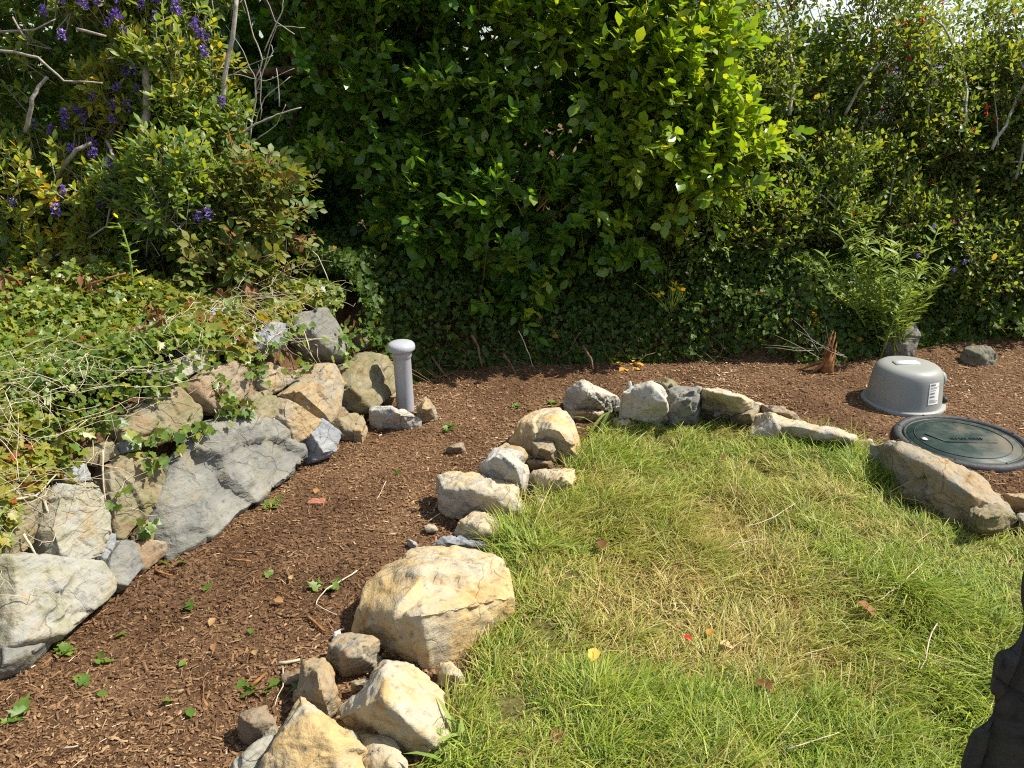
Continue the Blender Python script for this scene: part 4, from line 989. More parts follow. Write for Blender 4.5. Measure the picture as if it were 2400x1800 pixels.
# ------------------------------------------------------------------ ivy over the wall and the bank
def surf_normal(x, y, e=.02):
    gx = (hgt(x + e, y, False) - hgt(x - e, y, False)) / (2 * e); gy = (hgt(x, y + e, False) - hgt(x, y - e, False)) / (2 * e)
    return norm(np.stack([-gx, -gy, np.ones_like(gx)], -1))
g = np.random.default_rng(61)
N0 = 150000
x = g.uniform(-3.6, -.3, N0); y = g.uniform(1.3, 5.0, N0); s, al = wall_sd(x, y); z = hgt(x, y, False)
zl = ZP + np.interp(al, [1, 2, 3, 4, 5, 6, 7, 8, 9, 10, 11, 12], [.16, .20, .26, .36, .43, .52, .56, .57, .60, .60, .56, .50])
zl = zl + .10 * n2(x, y, 4.5, 31) + .05 * n2(x, y, 14, 32)
keep = (s > .0) & (s < 1.7) & (z > zl) & (al < 13.2) & (n2(x, y, 6, 33) > -.75)
keep &= g.random(N0) < np.clip(.95 - .45 * np.maximum(s - .5, 0), .25, 1)
x, y, z, s, al = x[keep], y[keep], z[keep], s[keep], al[keep]
nn = surf_normal(x, y)
thick = (.02 + .10 * np.clip(.5 + n2(x, y, 3.0, 35), 0, 1.2)) * (1 - .55 * sstep(6.5, 8, al)) + .22 * sstep(.6, 1.3, s) * np.clip(.6 + n2(x, y, 2.2, 38), 0, 1.2)
pos = np.stack([x, y, z], -1) + nn * (thick * g.random(len(x)) ** .6 + .006)[:, None]
n = len(pos); print('ivy', n)
ib = np.array([W[5][0] - .2, W[5][1], .55])
ivy = tag(empty('ivy', ib), 'bright ivy mat trailing over the top of the stone wall', 'ivy')
ax = norm(g.normal(size=(n, 3)) * .7 + np.array([.5, -.35, -.45])); nr = norm(nn * .7 + SUN * .5 + g.normal(size=(n, 3)) * .50 + [0, -.1, .15])
patch = n2(x, y, 2.6, 36)
rn = np.clip(.48 + .19 * g.normal(size=n) + .30 * patch + (g.random(n) < .02) * .5, 0, 1); scl = .032 * g.uniform(.5, 1.45, n) * (1 + .3 * patch)
tmI = T_ivy()
rest = leaf_parts('leaf', tmI, pos, ax, nr, scl, rn, M['ivy'], ivy, 300)
cloud('foliage', tmI, pos[rest], ax[rest], nr[rest], scl[rest], rn[rest], M['ivy'], ivy)
# its dry pale runners
mb = MB(); g = np.random.default_rng(62); cnt = 0
while cnt < 300:
    a = g.uniform(2, 10.5); i = int(a); b0 = W[i] + (W[i + 1] - W[i]) * (a - i); e = norm(W[i + 1] - W[i]); nl = np.array([-e[1], e[0]])
    ss = g.uniform(.10, .5) if a < 8 else g.uniform(.16, .5)
    if a > 6 and g.random() < .45: continue
    p = b0 + nl * ss; L = g.uniform(.08, .34); dr = norm(np.array([*(-nl * g.uniform(.0, 1) + e * g.normal() * .9), g.normal() * .3 - .15]))
    k = 6; t = np.linspace(0, 1, k)[:, None]
    q = np.array([p[0], p[1], 0]) + dr * L * t + np.cumsum(g.normal(size=(k, 3)), 0) * .012
    zz = hgt(q[:, 0], q[:, 1], False); q[:, 2] = np.maximum(zz + .012, zz[0] + .05 + q[:, 2]); q += surf_normal(q[:, 0], q[:, 1]) * g.uniform(.02, .07)
    mb.tube(q, np.linspace(g.uniform(.0008, .0018), .0006, k), 4, g.random()); cnt += 1
o = mb.build('dry_runners', M['palestem'], ivy, ib); o['kind'] = 'stuff'
for i, pl in enumerate(([(400, 1060), (425, 1110), (450, 1180), (452, 1260), (478, 1265)], [(628, 975), (600, 1040), (585, 1100), (545, 1140)], [(225, 1060), (226, 1130), (230, 1180)], [(470, 900), (476, 950), (490, 985)], [(80, 1180), (95, 1230), (112, 1260)],
                        [(330, 880), (420, 930), (410, 950)], [(560, 860), (480, 870), (470, 960)], [(690, 780), (705, 830), (712, 845)], [(10, 1180), (60, 1170), (110, 1120)], [(30, 1260), (60, 1310), (160, 1380)])):
    limb(ivy, [on_bank(x_, y_, .05)[0] for x_, y_ in pl], .0045, .002, M['palestem'], 'runner', .04, 30 + i, 5)
# sprigs of ivy in the joints of the wall face
g = np.random.default_rng(63); PP, NN = [], []
for x_, y_, m, r in ((430, 1010, 16, 26), (380, 1035, 10, 22), (345, 1030, 8, 18), (555, 760, 14, 26), (575, 880, 12, 22), (500, 960, 10, 18), (660, 870, 12, 26), (690, 860, 8, 16), (790, 800, 24, 40), (830, 800, 16, 26), (780, 850, 8, 20), (520, 970, 16, 30), (540, 975, 10, 20), (320, 1245, 12, 22), (250, 1170, 5, 14), (570, 800, 10, 26), (615, 830, 12, 26),
                      (680, 770, 8, 20), (650, 800, 10, 22), (770, 820, 14, 30), (850, 880, 8, 22), (835, 985, 6, 14), (560, 860, 14, 30), (480, 900, 14, 34), (230, 980, 16, 30), (330, 1090, 10, 20), (300, 1050, 14, 26)):
    for _ in range(m):
        p, nq = on_bank(x_ + g.normal() * r * .55, y_ + g.normal() * r * .55, g.uniform(.05, .12)); PP.append(p); NN.append(nq)
PP, NN = np.array(PP), np.array(NN); m = len(PP)
cloud('sprig_leaves', tmI, PP, norm(g.normal(size=(m, 3)) * .6 + [.3, -.3, -.5]), norm(NN + g.normal(size=(m, 3)) * .4 + [0, -.2, .3]), .042 * g.uniform(.5, 1.2, m), np.clip(.3 + .2 * g.normal(size=m), 0, 1), M['ivy'], ivy)

# darker ivy bank along the back
g = np.random.default_rng(65); N0 = 110000
x = g.uniform(-1.2, 4.2, N0); y = g.uniform(3.9, 6.0, N0); s, al = wall_sd(x, y)
keep = (s > -.02) & (s < .9) & (al > 11.3); x, y, s, al = x[keep], y[keep], s[keep], al[keep]
top = (.12 + .34 * np.clip(.55 + .8 * n2(x, y, 1.8, 66), .05, 1.1)) * sstep(-.03, .12, s + .06 * n2(x, y, 5, 67)) * np.where(x > 1.9, .6, 1)
u = g.random(len(x)); pos = np.stack([x, y, hgt(x, y, False) + .01 + top * u ** .5], -1)
keep = (u > .35) | (s < .18); pos = pos[keep][:44000]; n = len(pos)
bi = np.array([.6, 4.9, .3])
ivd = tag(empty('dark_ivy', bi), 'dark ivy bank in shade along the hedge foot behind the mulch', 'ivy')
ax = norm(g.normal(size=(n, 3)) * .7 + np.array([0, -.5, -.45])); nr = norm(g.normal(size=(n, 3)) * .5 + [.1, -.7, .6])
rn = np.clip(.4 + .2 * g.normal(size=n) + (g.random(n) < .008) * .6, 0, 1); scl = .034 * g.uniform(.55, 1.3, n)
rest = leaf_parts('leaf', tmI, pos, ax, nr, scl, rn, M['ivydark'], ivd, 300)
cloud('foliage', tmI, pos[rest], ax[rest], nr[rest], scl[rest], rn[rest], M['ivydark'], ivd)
mb = MB()
for _ in range(70):
    xx = g.uniform(-.7, 2.2); k = np.argmin(np.abs(W[:, 0] - xx)); i = np.searchsorted(W[11:, 0], xx) + 10; i = min(max(i, 11), len(W) - 2)
    t = (xx - W[i][0]) / (W[i + 1][0] - W[i][0]); yy = W[i][1] + t * (W[i + 1][1] - W[i][1])
    a = np.array([xx, yy + g.uniform(.0, .15), 0.]); b_ = a + [g.normal() * .14, -g.uniform(-.03, .16), 0]; 
    a[2] = hgt(a[0], a[1]) + g.uniform(.02, .14); b_[2] = hgt(b_[0], b_[1]) + .008
    mb.tube(wobble(a, b_, 5, .12, int(g.integers(1000))), [.003, .003, .0025, .002, .0015], 4)
o = mb.build('hanging_roots', M['bark'], ivd, bi); o['kind'] = 'stuff'
for i, pl in enumerate(([(1105, 785), (1120, 810), (1130, 860)], [(1180, 830), (1195, 850), (1210, 880)], [(1010, 835), (1035, 870), (1050, 885)], [(1365, 810), (1385, 840), (1390, 865)], [(1215, 775), (1240, 830), (1250, 860)])):
    limb(ivd, [E(x_, y_, 4.42 - .04 * j) for j, (x_, y_) in enumerate(pl)], .009 if i < 4 else .003, .004 if i < 4 else .002, M['bark'] if i < 4 else M['palestem'], 'root', .05, 40 + i, 5)

# ------------------------------------------------------------------ fuchsia hedge at the right
fa_e = [ell(1690, 300, 5.75, .62, .45, .62), ell(1700, 620, 5.3, .65, .38, .40), ell(1930, 190, 5.9, .55, .45, .60), ell(1900, 500, 5.45, .5, .4, .4), ell(1400, 640, 5.5, .5, .3, .35), ell(1600, 730, 5.0, .5, .28, .22), ell(1850, 730, 4.95, .4, .26, .22)]
fb_e = [ell(2230, 330, 5.75, .50, .45, .50), ell(2450, 350, 5.6, .45, .45, .62), ell(2180, 640, 5.3, .5, .38, .42), ell(2430, 660, 5.3, .45, .38, .42), ell(2330, 200, 6.1, .50, .35, .48), ell(2330, 740, 5.0, .4, .26, .22)]
tmF = T_oval(.24, .04, .08)
fl = [(505,48),(1005,18),(1690,30),(1690,95),(1600,115),(1560,110),(1490,155),(1405,245),(1455,245),(1330,180),(1615,220),(1620,300),(1520,355),(655,500),(1480,565),(1565,640),(1315,720),(1690,745),(1955,665),(2020,545),(2020,580),(2070,610),(2190,530),(2120,340),(2165,110),(1740,935),(1775,1100),(1700,1150),(1625,1155),(815,1178),(965,1160),(1340,1220),(1380,1215),(1455,1230),(1495,1330),(1325,1095),(1790,10),(990,195)]
bell = bell_mesh()
def fuchsia(ells, lab, seed, n_sp, stems, xr):
    lob = lobes(ells, 80, (.08, .18), seed + 9); b0 = np.array([np.mean([e[0] for e in ells]), 5.5, 0.]); b0[2] = float(hgt(b0[0], b0[1]))
    root = tag(empty('fuchsia_shrub', b0), lab, 'shrub', 'fuchsia shrubs in the right hedge')
    pos, ax, nr, sid, (SP, SD, SL) = sprays(lob, n_sp, seed, (.78, 1.20), .45, -.25, 4.0, .55, .24, 12, .9)
    g = np.random.default_rng(seed + 1); n = len(pos); scl = .040 * g.uniform(.5, 1.35, n)
    rn = np.clip(.42 + .2 * g.normal(size=n) + .35 * (g.random(len(SP))[sid] - .5), 0, 1)
    rest = leaf_parts('leaf', tmF, pos, ax, nr, scl, rn, M['fuch'], root, 200)
    cloud('foliage', tmF, pos[rest], ax[rest], nr[rest], scl[rest], rn[rest], M['fuch'], root)
    crown_fill('inner_foliage', ells, 17000, .07, M['fuch'], root, seed + 2, tmF)
    mb = MB()
    for p, d, L in zip(SP[::2], SD[::2], SL[::2]): mb.tube([p - d * .1, p + d * L], [.0028, .001], 4)
    mb.build('twigs', M['bark'], root, b0)['kind'] = 'stuff'
    # clumps of lighter young growth
    pos, ax, nr, sid, _ = sprays(ells, n_sp // 6, seed + 3, (.95, 1.10), .6, .12, 3.0, .6, .16, 7, .95)
    m = len(pos); cloud('young_leaves', tmF, pos, ax, nr, .040 * g.uniform(.6, 1.3, m), g.random(m), M['fuchlight'], root)
    for (pl, r0, r1) in stems:
        limb(root, [front_hit(x_, y_, lob, -.10) for x_, y_ in pl], r0, r1, M['palebark'], 'stem', .05, int(pl[0][0]), 5)
    for fx, fy in fl:
        X, Y_ = 1400 + fx / 2.212, fy / 2.212
        if xr[0] <= X < xr[1]: put('flower', bell, front_hit(X, Y_, lob, -.10), random.uniform(.024, .034), root, (random.uniform(-.3, .3), random.uniform(-.3, .3), random.uniform(0, 6)))
    return root
fuchsia(fa_e, 'dark fuchsia shrub with few red flowers right of the broadleaf bush', 71, 3000,
        [([(1850, 270), (1865, 180), (1845, 60), (1815, -10)], .012, .007), ([(1870, 180), (1840, 90)], .006, .004), ([(1980, 270), (2010, 210), (2060, 150)], .011, .007), ([(2000, 90), (1975, 40), (1955, -5)], .006, .004), ([(1920, 80), (1905, 40), (1885, -5)], .005, .004), ([(2085, 480), (2100, 380), (2095, 310)], .006, .004), ([(1690, 140), (1650, 90)], .006, .004), ([(1720, 200), (1690, 110)], .005, .003),
         ([(1960, 490), (1930, 460), (1885, 435)], .006, .004), ([(1985, 680), (2075, 590), (2090, 540)], .006, .004), ([(1930, 20), (1915, 80), (1935, 70)], .004, .003), ([(2000, 30), (1985, 10)], .004, .003), ([(1815, 220), (1825, 150)], .004, .003), ([(1760, 120), (1745, 60)], .006, .004)], (0, 2060))
fuchsia(fb_e, 'open fuchsia shrub with red flowers at the right edge', 81, 2300,
        [([(2265, 290), (2255, 150), (2210, 60), (2180, 40)], .008, .005), ([(2340, 340), (2345, 120), (2335, 20)], .004, .003), ([(2325, 350), (2380, 240), (2400, 200)], .010, .008), ([(2380, 420), (2400, 330)], .008, .006), ([(2400, 160), (2370, 110)], .006, .004), ([(2400, 380), (2360, 380)], .005, .004), ([(2175, 280), (2185, 180), (2175, 80)], .006, .004)], (2060, 2500))

# ------------------------------------------------------------------ thistle, stump, yellow flowers, weeds on the bank
tb = E(2090, 800, 4.55); tb[2] = float(hgt(tb[0], tb[1]))
th = tag(empty('thistle', tb), 'tall pale green thistle with purple heads behind the dome', 'thistle')
g = np.random.default_rng(91); PP, AA, NN, mb = [], [], [], MB()
for j, (x_, y_) in enumerate(((1960, 560), (2010, 540), (2060, 590), (2110, 600), (2160, 640), (2000, 640), (2070, 690), (2140, 720), (1930, 620), (2200, 560), (1880, 640), (2020, 590), (2090, 560), (2170, 690), (1990, 710), (2110, 660), (2220, 650))):
    tip = E(x_, y_ - 25, 4.55 + .1 * g.normal()); st_ = wobble(tb + [g.normal() * .05, g.normal() * .05, 0], tip, 7, .06, j); mb.tube(st_, np.linspace(.006, .003, 7), 5)
    m = 95; t = .15 + .85 * g.random(m); p = np.stack([np.interp(t, np.linspace(0, 1, 7), st_[:, i]) for i in range(3)], -1)
    a = g.uniform(0, 6.28, m); PP.append(p); AA.append(norm(np.stack([np.cos(a), np.sin(a), .35 + .3 * g.random(m)], -1))); NN.append(norm(g.normal(size=(m, 3)) * .3 + [0, 0, 1]))
PP, AA, NN = map(np.concatenate, (PP, AA, NN)); m = len(PP)
cloud('leaves', T_diamond(.11, .03), PP, AA, NN, .085 * g.uniform(.5, 1.2, m), g.random(m), M['thistle'], th); mb.build('stems', M['thistle'], th, tb)
for x_, y_ in ((2187, 537), (2145, 775), (2150, 605), (2235, 640), (2260, 620), (2145, 800)):
    put('flower_head', spm, E(x_, y_, 4.5), .022, th, (0, 0, random.random() * 6))

sb = G(1935, 872)
bk_e = [ell(1700, 430, 6.7, .9, .35, .75), ell(2050, 470, 6.7, .9, .35, .70), ell(2450, 450, 6.6, .9, .35, .75), ell(2250, 700, 6.0, 1.0, .3, .5), ell(1600, 700, 6.0, 1.0, .3, .5)]
kb = np.array([2.6, 6.7, .38])
bk = tag(empty('back_hedge', kb), 'dark hedge behind the fuchsias, showing only through their gaps', 'hedge')
crown_fill('foliage', bk_e, 22000, .085, M['fuch'], bk, 88, tmF)
limb(bk, [kb, kb + [.2, 0, .5], kb + [.3, 0, 1.1]], .03, .01, M['bark'], 'stem', .05, 2)
stp = tag(empty('tree_stump', sb), 'small splintered brown stump at the hedge foot left of the dome', 'stump')
mb = MB().tube([sb + [0, 0, -.03], sb + [.005, 0, .05], sb + [.015, .01, .13]], [.045, .034, .030], 10); mb.build('trunk', M['deadbrown'], stp, sb)
for j in range(7):
    a = j * .9; d = np.array([math.cos(a), math.sin(a), 0]); MB().tube([sb + d * .020 + [0, 0, .09], sb + d * .024 + [.01, 0, .15 + .02 * (j % 3)], sb + d * .018 + [.02, 0, .18 + .03 * (j % 3)]], [.009, .006, .002], 4).build('splinter', M['deadbrown'], stp, sb)
for j, (dx, dy) in enumerate(((-.10, -.03), (-.16, .03))):
    MB().tube(wobble(sb + [dx * .2, dy * .2, .06], sb + [dx, dy, .0], 6, .08, j), np.linspace(.013, .005, 6), 6).build('root', M['deadbrown'], stp, sb)
mb = MB()
for j in range(9):
    a = sb + [g.normal() * .05, g.normal() * .04, .1]; mb.tube(wobble(a, a + [g.normal() * .16 - .08, -.02 + g.normal() * .05, g.uniform(.02, .22)], 5, .1, j), np.linspace(.0018, .0008, 5), 4)
mb.build('dead_shoots', M['greybark'], stp, sb)['kind'] = 'stuff'

yb = E(1575, 720, 4.6)
yf = tag(empty('yellow_flowers', yb), 'small cluster of bright yellow flowers in the shaded ivy', 'flowers')
ring = petal_ring('flower', 5, M['yellow']); mb = MB()
for x_, y_ in ((1543, 692), (1552, 688), (1535, 690), (1572, 676), (1579, 680), (1590, 676), (1596, 680), (1601, 679), (1585, 664), (1576, 664), (1598, 668), (1490, 665)):
    p = E(x_, y_, 4.48 + .05 * random.random()); put('flower', ring, p, .034, yf, (random.uniform(.2, 1.2), random.uniform(-.5, .5), random.random() * 6)); mb.tube(wobble(yb + [0, .02, -.05], p, 5, .05, int(x_)), [.0018] * 5, 4)
mb.build('stems', M['thistle'], yf, yb)

wb_, _ = on_bank(313, 725)
wd = tag(empty('tall_weed', wb_), 'tall weed with yellow flowers growing through the ivy on the bank', 'weed')
sp_ = np.array([wb_, E(311, 660, 3.62), E(303, 590, 3.64), E(288, 540, 3.66), E(276, 522, 3.66)]); MB().tube(sp_, [.007, .006, .005, .004, .003], 6).build('stem', M['thistle'], wd, wb_)
g = np.random.default_rng(95); m = 34; t = g.random(m); p = np.stack([np.interp(t, np.linspace(0, 1, 5), sp_[:, i]) for i in range(3)], -1); a = g.uniform(0, 6.28, m)
cloud('leaves', T_oval(.16, .03, .2), p, norm(np.stack([np.cos(a), np.sin(a), .5 + 0 * a], -1)), norm(g.normal(size=(m, 3)) * .2 + [0, 0, 1]), .075 * g.uniform(.5, 1.1, m), g.random(m) * .6, M['thistle'], wd)
for x_, y_ in ((318, 640), (293, 655), (329, 664), (270, 506), (322, 636)): put('flower', ring, E(x_, y_, 3.58), .030, wd, (.9, .2, random.random() * 6))

q = [E(-20, 732, 3.45), E(60, 716, 3.47), E(130, 702, 3.5), E(180, 690, 3.5), E(215, 664, 3.52), E(295, 640, 3.56)]
ds = tag(empty('dead_stalk', q[0]), 'dead brown seed stalk lying across the bank at the left', 'dead stalk')
limb(ds, q, .008, .004, M['deadbrown'], 'stem', .02, 4, 5)
limb(ds, [E(-10, 738, 3.42), E(120, 712, 3.44)], .006, .003, M['palestem'], 'stem', .02, 6, 5)
g = np.random.default_rng(96); m = 70; c = np.concatenate([E(215, 690, 3.5) + g.normal(size=(40, 3)) * [.03, .02, .045], E(12, 660, 3.5) + g.normal(size=(14, 3)) * [.03, .02, .09], E(150, 745, 3.4) + g.normal(size=(16, 3)) * [.10, .03, .02]])
cloud('withered_leaves', T_oval(.2, .08, .3), c, norm(g.normal(size=(m, 3)) * .5 + [0, 0, -1]), norm(g.normal(size=(m, 3)) * .6 + [0, -1, 0]), .06 * g.uniform(.5, 1.3, m), g.random(m) * .6, M['deadleaf'], ds)
g = np.random.default_rng(97)
for j, (x_, y_) in enumerate(((370, 770), (385, 800), (350, 830), (520, 720), (600, 715))):
    p = on_bank(x_, y_, .10)[0]; m = 6
    me = cloud_mesh('withered_leaf_bunch', T_oval(.22, .1, .3), g.normal(size=(m, 3)) * .02, norm(g.normal(size=(m, 3)) * .6 + [0, -.2, -.7]), norm(g.normal(size=(m, 3)) * .5 + [0, -1, .4]), .06 * g.uniform(.6, 1.2, m), g.random(m) * .35, M['deadleaf'])
    tag(link('withered_leaf_bunch', me, None, p), ('rust brown withered leaves caught in the ivy, upper clump', 'rust brown withered leaves in the middle of the ivy mat', 'rust brown withered leaves in the ivy just above the wall', 'dry brown leaves behind the small grey wall stones', 'dry tan leaves above the split grey stone')[j], 'dead leaves', 'withered leaves on the ivy')

# ------------------------------------------------------------------ beyond the hedge: house and conifer
M['roof'] = plain_mat('grey_roof_tile', (.22, .215, .21), .8, .2, .25, 12, .3)
M['housewall'] = plain_mat('pale_house_wall', (.62, .60, .56), .85, .2, .08, 8)
M['glass'] = plain_mat('window_glass', (.03, .035, .04), .1, .5, .1, 3)
hc = np.array([9.2, 17.5, -1.62])
hs = tag(empty('house', hc), 'neighbouring house with a grey tiled roof seen through the hedge', 'house')
MB().box((hc[0], hc[1], -.35), (3.2, 2.4, 1.28)).build('wall', M['housewall'], hs, hc, smooth=False)
rf = MB().add(([(hc[0] - 3.5, hc[1] - 2.75, .86), (hc[0] + 3.5, hc[1] - 2.75, .86), (hc[0] + 3.5, hc[1], 2.05), (hc[0] - 3.5, hc[1], 2.05), (hc[0] + 3.5, hc[1] + 2.75, .86), (hc[0] - 3.5, hc[1] + 2.75, .86)], [(0, 1, 2, 3), (3, 2, 4, 5), (0, 3, 5), (1, 4, 2), (0, 5, 4, 1)])).build('roof', M['roof'], hs, hc, smooth=False)
for k in range(14):
    t0 = k / 14; y0 = hc[1] - 2.78 + 2.75 * t0; z0 = .86 + 1.19 * t0
    MB().add(([(hc[0] - 3.55, y0, z0 + .03), (hc[0] + 3.55, y0, z0 + .03), (hc[0] + 3.55, y0 + .22, z0 + .09), (hc[0] - 3.55, y0 + .22, z0 + .09), (hc[0] - 3.55, y0, z0 - .03), (hc[0] + 3.55, y0, z0 - .03), (hc[0] + 3.55, y0 + .22, z0 + .04), (hc[0] - 3.55, y0 + .22, z0 + .04)], [(0, 1, 2, 3), (4, 5, 1, 0), (3, 2, 6, 7), (0, 3, 7, 4), (1, 5, 6, 2)])).build('tile_course', M['roof'], rf, hc, smooth=False)
for xx in (-1.6, 1.4):
    w_ = MB().box((hc[0] + xx, hc[1] - 2.42, .0), (.6, .03, .45)).build('window', M['glass'], hs, hc, smooth=False)
tcb = np.array([2.9, 12.5, -1.6])
ct = tag(empty('conifer', tcb), 'dark conifer against the sky beyond the hedge', 'tree')
limb(ct, [tcb, tcb + [.1, 0, 2.2], tcb + [.2, 0, 5]], .16, .05, M['bark'], 'trunk', .03, 3)
g = np.random.default_rng(98); PP, AA = [], []
for k in range(46):
    z0 = g.uniform(1.2, 6.2); a = g.uniform(0, 6.28); L = (1.9 - .25 * (z0 - 1.2)) * g.uniform(.5, 1); st0 = tcb + [.1, 0, z0]; en = st0 + np.array([math.cos(a) * L, math.sin(a) * L, g.uniform(-.1, .35)])
    MB().tube(wobble(st0, en, 5, .05, k), np.linspace(.03, .006, 5), 5).build('branch', M['bark'], ct, tcb)
    m = 170; t = g.uniform(.25, 1, m)[:, None]; PP.append(st0 + (en - st0) * t + g.normal(size=(m, 3)) * [.12, .12, .08]); AA.append(norm((en - st0) / L + g.normal(size=(m, 3)) * .6))
PP, AA = np.concatenate(PP), np.concatenate(AA); m = len(PP)
cloud('needles', T_diamond(.10, .01), PP, AA, norm(g.normal(size=(m, 3)) + [0, 0, .8]), .16 * g.uniform(.6, 1.2, m), g.random(m), M['conifer'], ct)

# ------------------------------------------------------------------ bark mulch
M['chip'] = attr_mat('bark_chip', [(0, (.045, .023, .012)), (.35, (.15, .082, .040)), (.7, (.265, .160, .083)), (.94, (.40, .27, .155)), (1, (.58, .46, .31))], .9, .15)
g = np.random.default_rng(201)
def mulch_pts(N0, xr=(-2.0, 3.6), yr=(.9, 5.0), p=1.0):
    x = g.uniform(*xr, N0); y = g.uniform(*yr, N0); s, al = wall_sd(x, y); l = lawn_sd(x, y)
    d = np.hypot(x, y); keep = (s < .04) & (l < .02) & (g.random(N0) < np.clip((2.2 / d) ** p, .15, 1))
    q = np.stack([x, y, hgt(x, y)], -1)[keep]; return q[in_view(q, -.03)]
pos = mulch_pts(430000); n = len(pos); print('chips', n)
a = g.uniform(0, 6.28, n); L = g.gamma(1.4, .0046, n) + .003; wd_ = L * g.uniform(.15, .55, n); wd_ = np.clip(wd_, .0016, .008)
ax = norm(np.stack([np.cos(a), np.sin(a), g.normal(size=n) * .16], -1)); nr = norm(g.normal(size=(n, 3)) * .24 + [0, 0, 1])
tone = np.clip(.38 + .21 * g.normal(size=n) + .24 * n2(pos[:, 0], pos[:, 1], 2.5, 202) + .10 * sstep(3.2, 4.2, pos[:, 1]), 0, 1)
pos[:, 2] += g.uniform(-.001, .006, n)
o = cloud('bark_chips', T_chip(), pos, ax, nr, np.stack([wd_, L, wd_ * .9 + .001], -1), tone, M['chip']); tag(o, 'brown bark mulch chips covering the path and beds', 'bark mulch')
# fine fibres
pos = mulch_pts(16000); n = len(pos); a = g.uniform(0, 6.28, n)
cloud('bark_fibres', T_blade(.030, .15), pos + [0, 0, .006], norm(np.stack([np.cos(a), np.sin(a), .12 + g.normal(size=n) * .12], -1)), norm(g.normal(size=(n, 3)) * .3 + [0, 0, 1]), .034 * g.uniform(.4, 1.5, n), np.clip(.52 + .22 * g.normal(size=n), 0, 1), M['chip'])
tag(bpy.context.scene.objects['bark_fibres'], 'thin pale fibres and needles scattered over the mulch', 'litter')

# ------------------------------------------------------------------ grass
def grass_mat():
    m, n, l, out = new_mat('grass_blade')
    a = n.new('ShaderNodeAttribute'); a.attribute_name = 'rnd'; b = n.new('ShaderNodeAttribute'); b.attribute_name = 'aux'
    r1 = ramp(n, [(0, (.085, .17, .018)), (.5, (.25, .34, .030)), (1, (.47, .52, .08))]); r2 = ramp(n, [(0, (.22, .15, .045)), (.5, (.46, .37, .13)), (1, (.70, .62, .34))])
    l.new(a.outputs['Fac'], r1.inputs[0]); l.new(a.outputs['Fac'], r2.inputs[0])
    x = n.new('ShaderNodeMixRGB'); l.new(b.outputs['Fac'], x.inputs[0]); l.new(r1.outputs[0], x.inputs[1]); l.new(r2.outputs[0], x.inputs[2])
    p = n.new('ShaderNodeBsdfPrincipled'); p.inputs['Roughness'].default_value = .5; p.inputs['Specular IOR Level'].default_value = .35; l.new(x.outputs[0], p.inputs['Base Color'])
    t = n.new('ShaderNodeBsdfTranslucent'); mu = n.new('ShaderNodeMixRGB'); mu.blend_type = 'MULTIPLY'; mu.inputs[0].default_value = 1; mu.inputs[2].default_value = (1.7, 1.5, .7, 1)
    l.new(x.outputs[0], mu.inputs[1]); l.new(mu.outputs[0], t.inputs[0])
    s = n.new('ShaderNodeMixShader'); s.inputs[0].default_value = .38; l.new(p.outputs[0], s.inputs[1]); l.new(t.outputs[0], s.inputs[2]); l.new(s.outputs[0], out.inputs[0]); return m
M['grass'] = grass_mat()
def dryness(x, y):
    d = .38 + .26 * n2(x, y, 1.7, 211) + .40 * n2(x, y, 7, 212)
    for px_, py_, rx_, ry_, k in ((1560, 1400, .36, .26, .75), (1420, 1330, .18, .12, .45), (1700, 1560, .22, .2, .5), (1330, 1140, .14, .25, .35), (1260, 1250, .1, .15, .35), (1650, 1180, .3, .2, .3), (2130, 1280, .25, .15, .3), (1880, 1120, .14, .1, .25)):
        c = G0(px_, py_, 0); d = d + .7 * k * np.exp(-((x - c[0]) / rx_) ** 2 - ((y - c[1]) / ry_) ** 2)
    for px_, py_, rx_, ry_, k in ((2250, 1450, .3, .45, .55), (1950, 1080, .35, .14, .55), (1600, 1070, .35, .12, .45), (1450, 1650, .4, .12, .35), (1960, 1740, .5, .15, .45), (1280, 1290, .10, .06, .8), (1520, 990, .16, .06, .6), (2000, 1330, .3, .14, .3)):
        c = G0(px_, py_, 0); d = d - k * np.exp(-((x - c[0]) / rx_) ** 2 - ((y - c[1]) / ry_) ** 2)
    return np.clip(d, 0.02, 1)
bare_c = [(G0(1620, 1460, 0), .22, .10), (G0(1400, 1370, 0), .16, .06), (G0(1690, 1640, 0), .12, .06), (G0(1760, 1400, 0), .12, .05)]
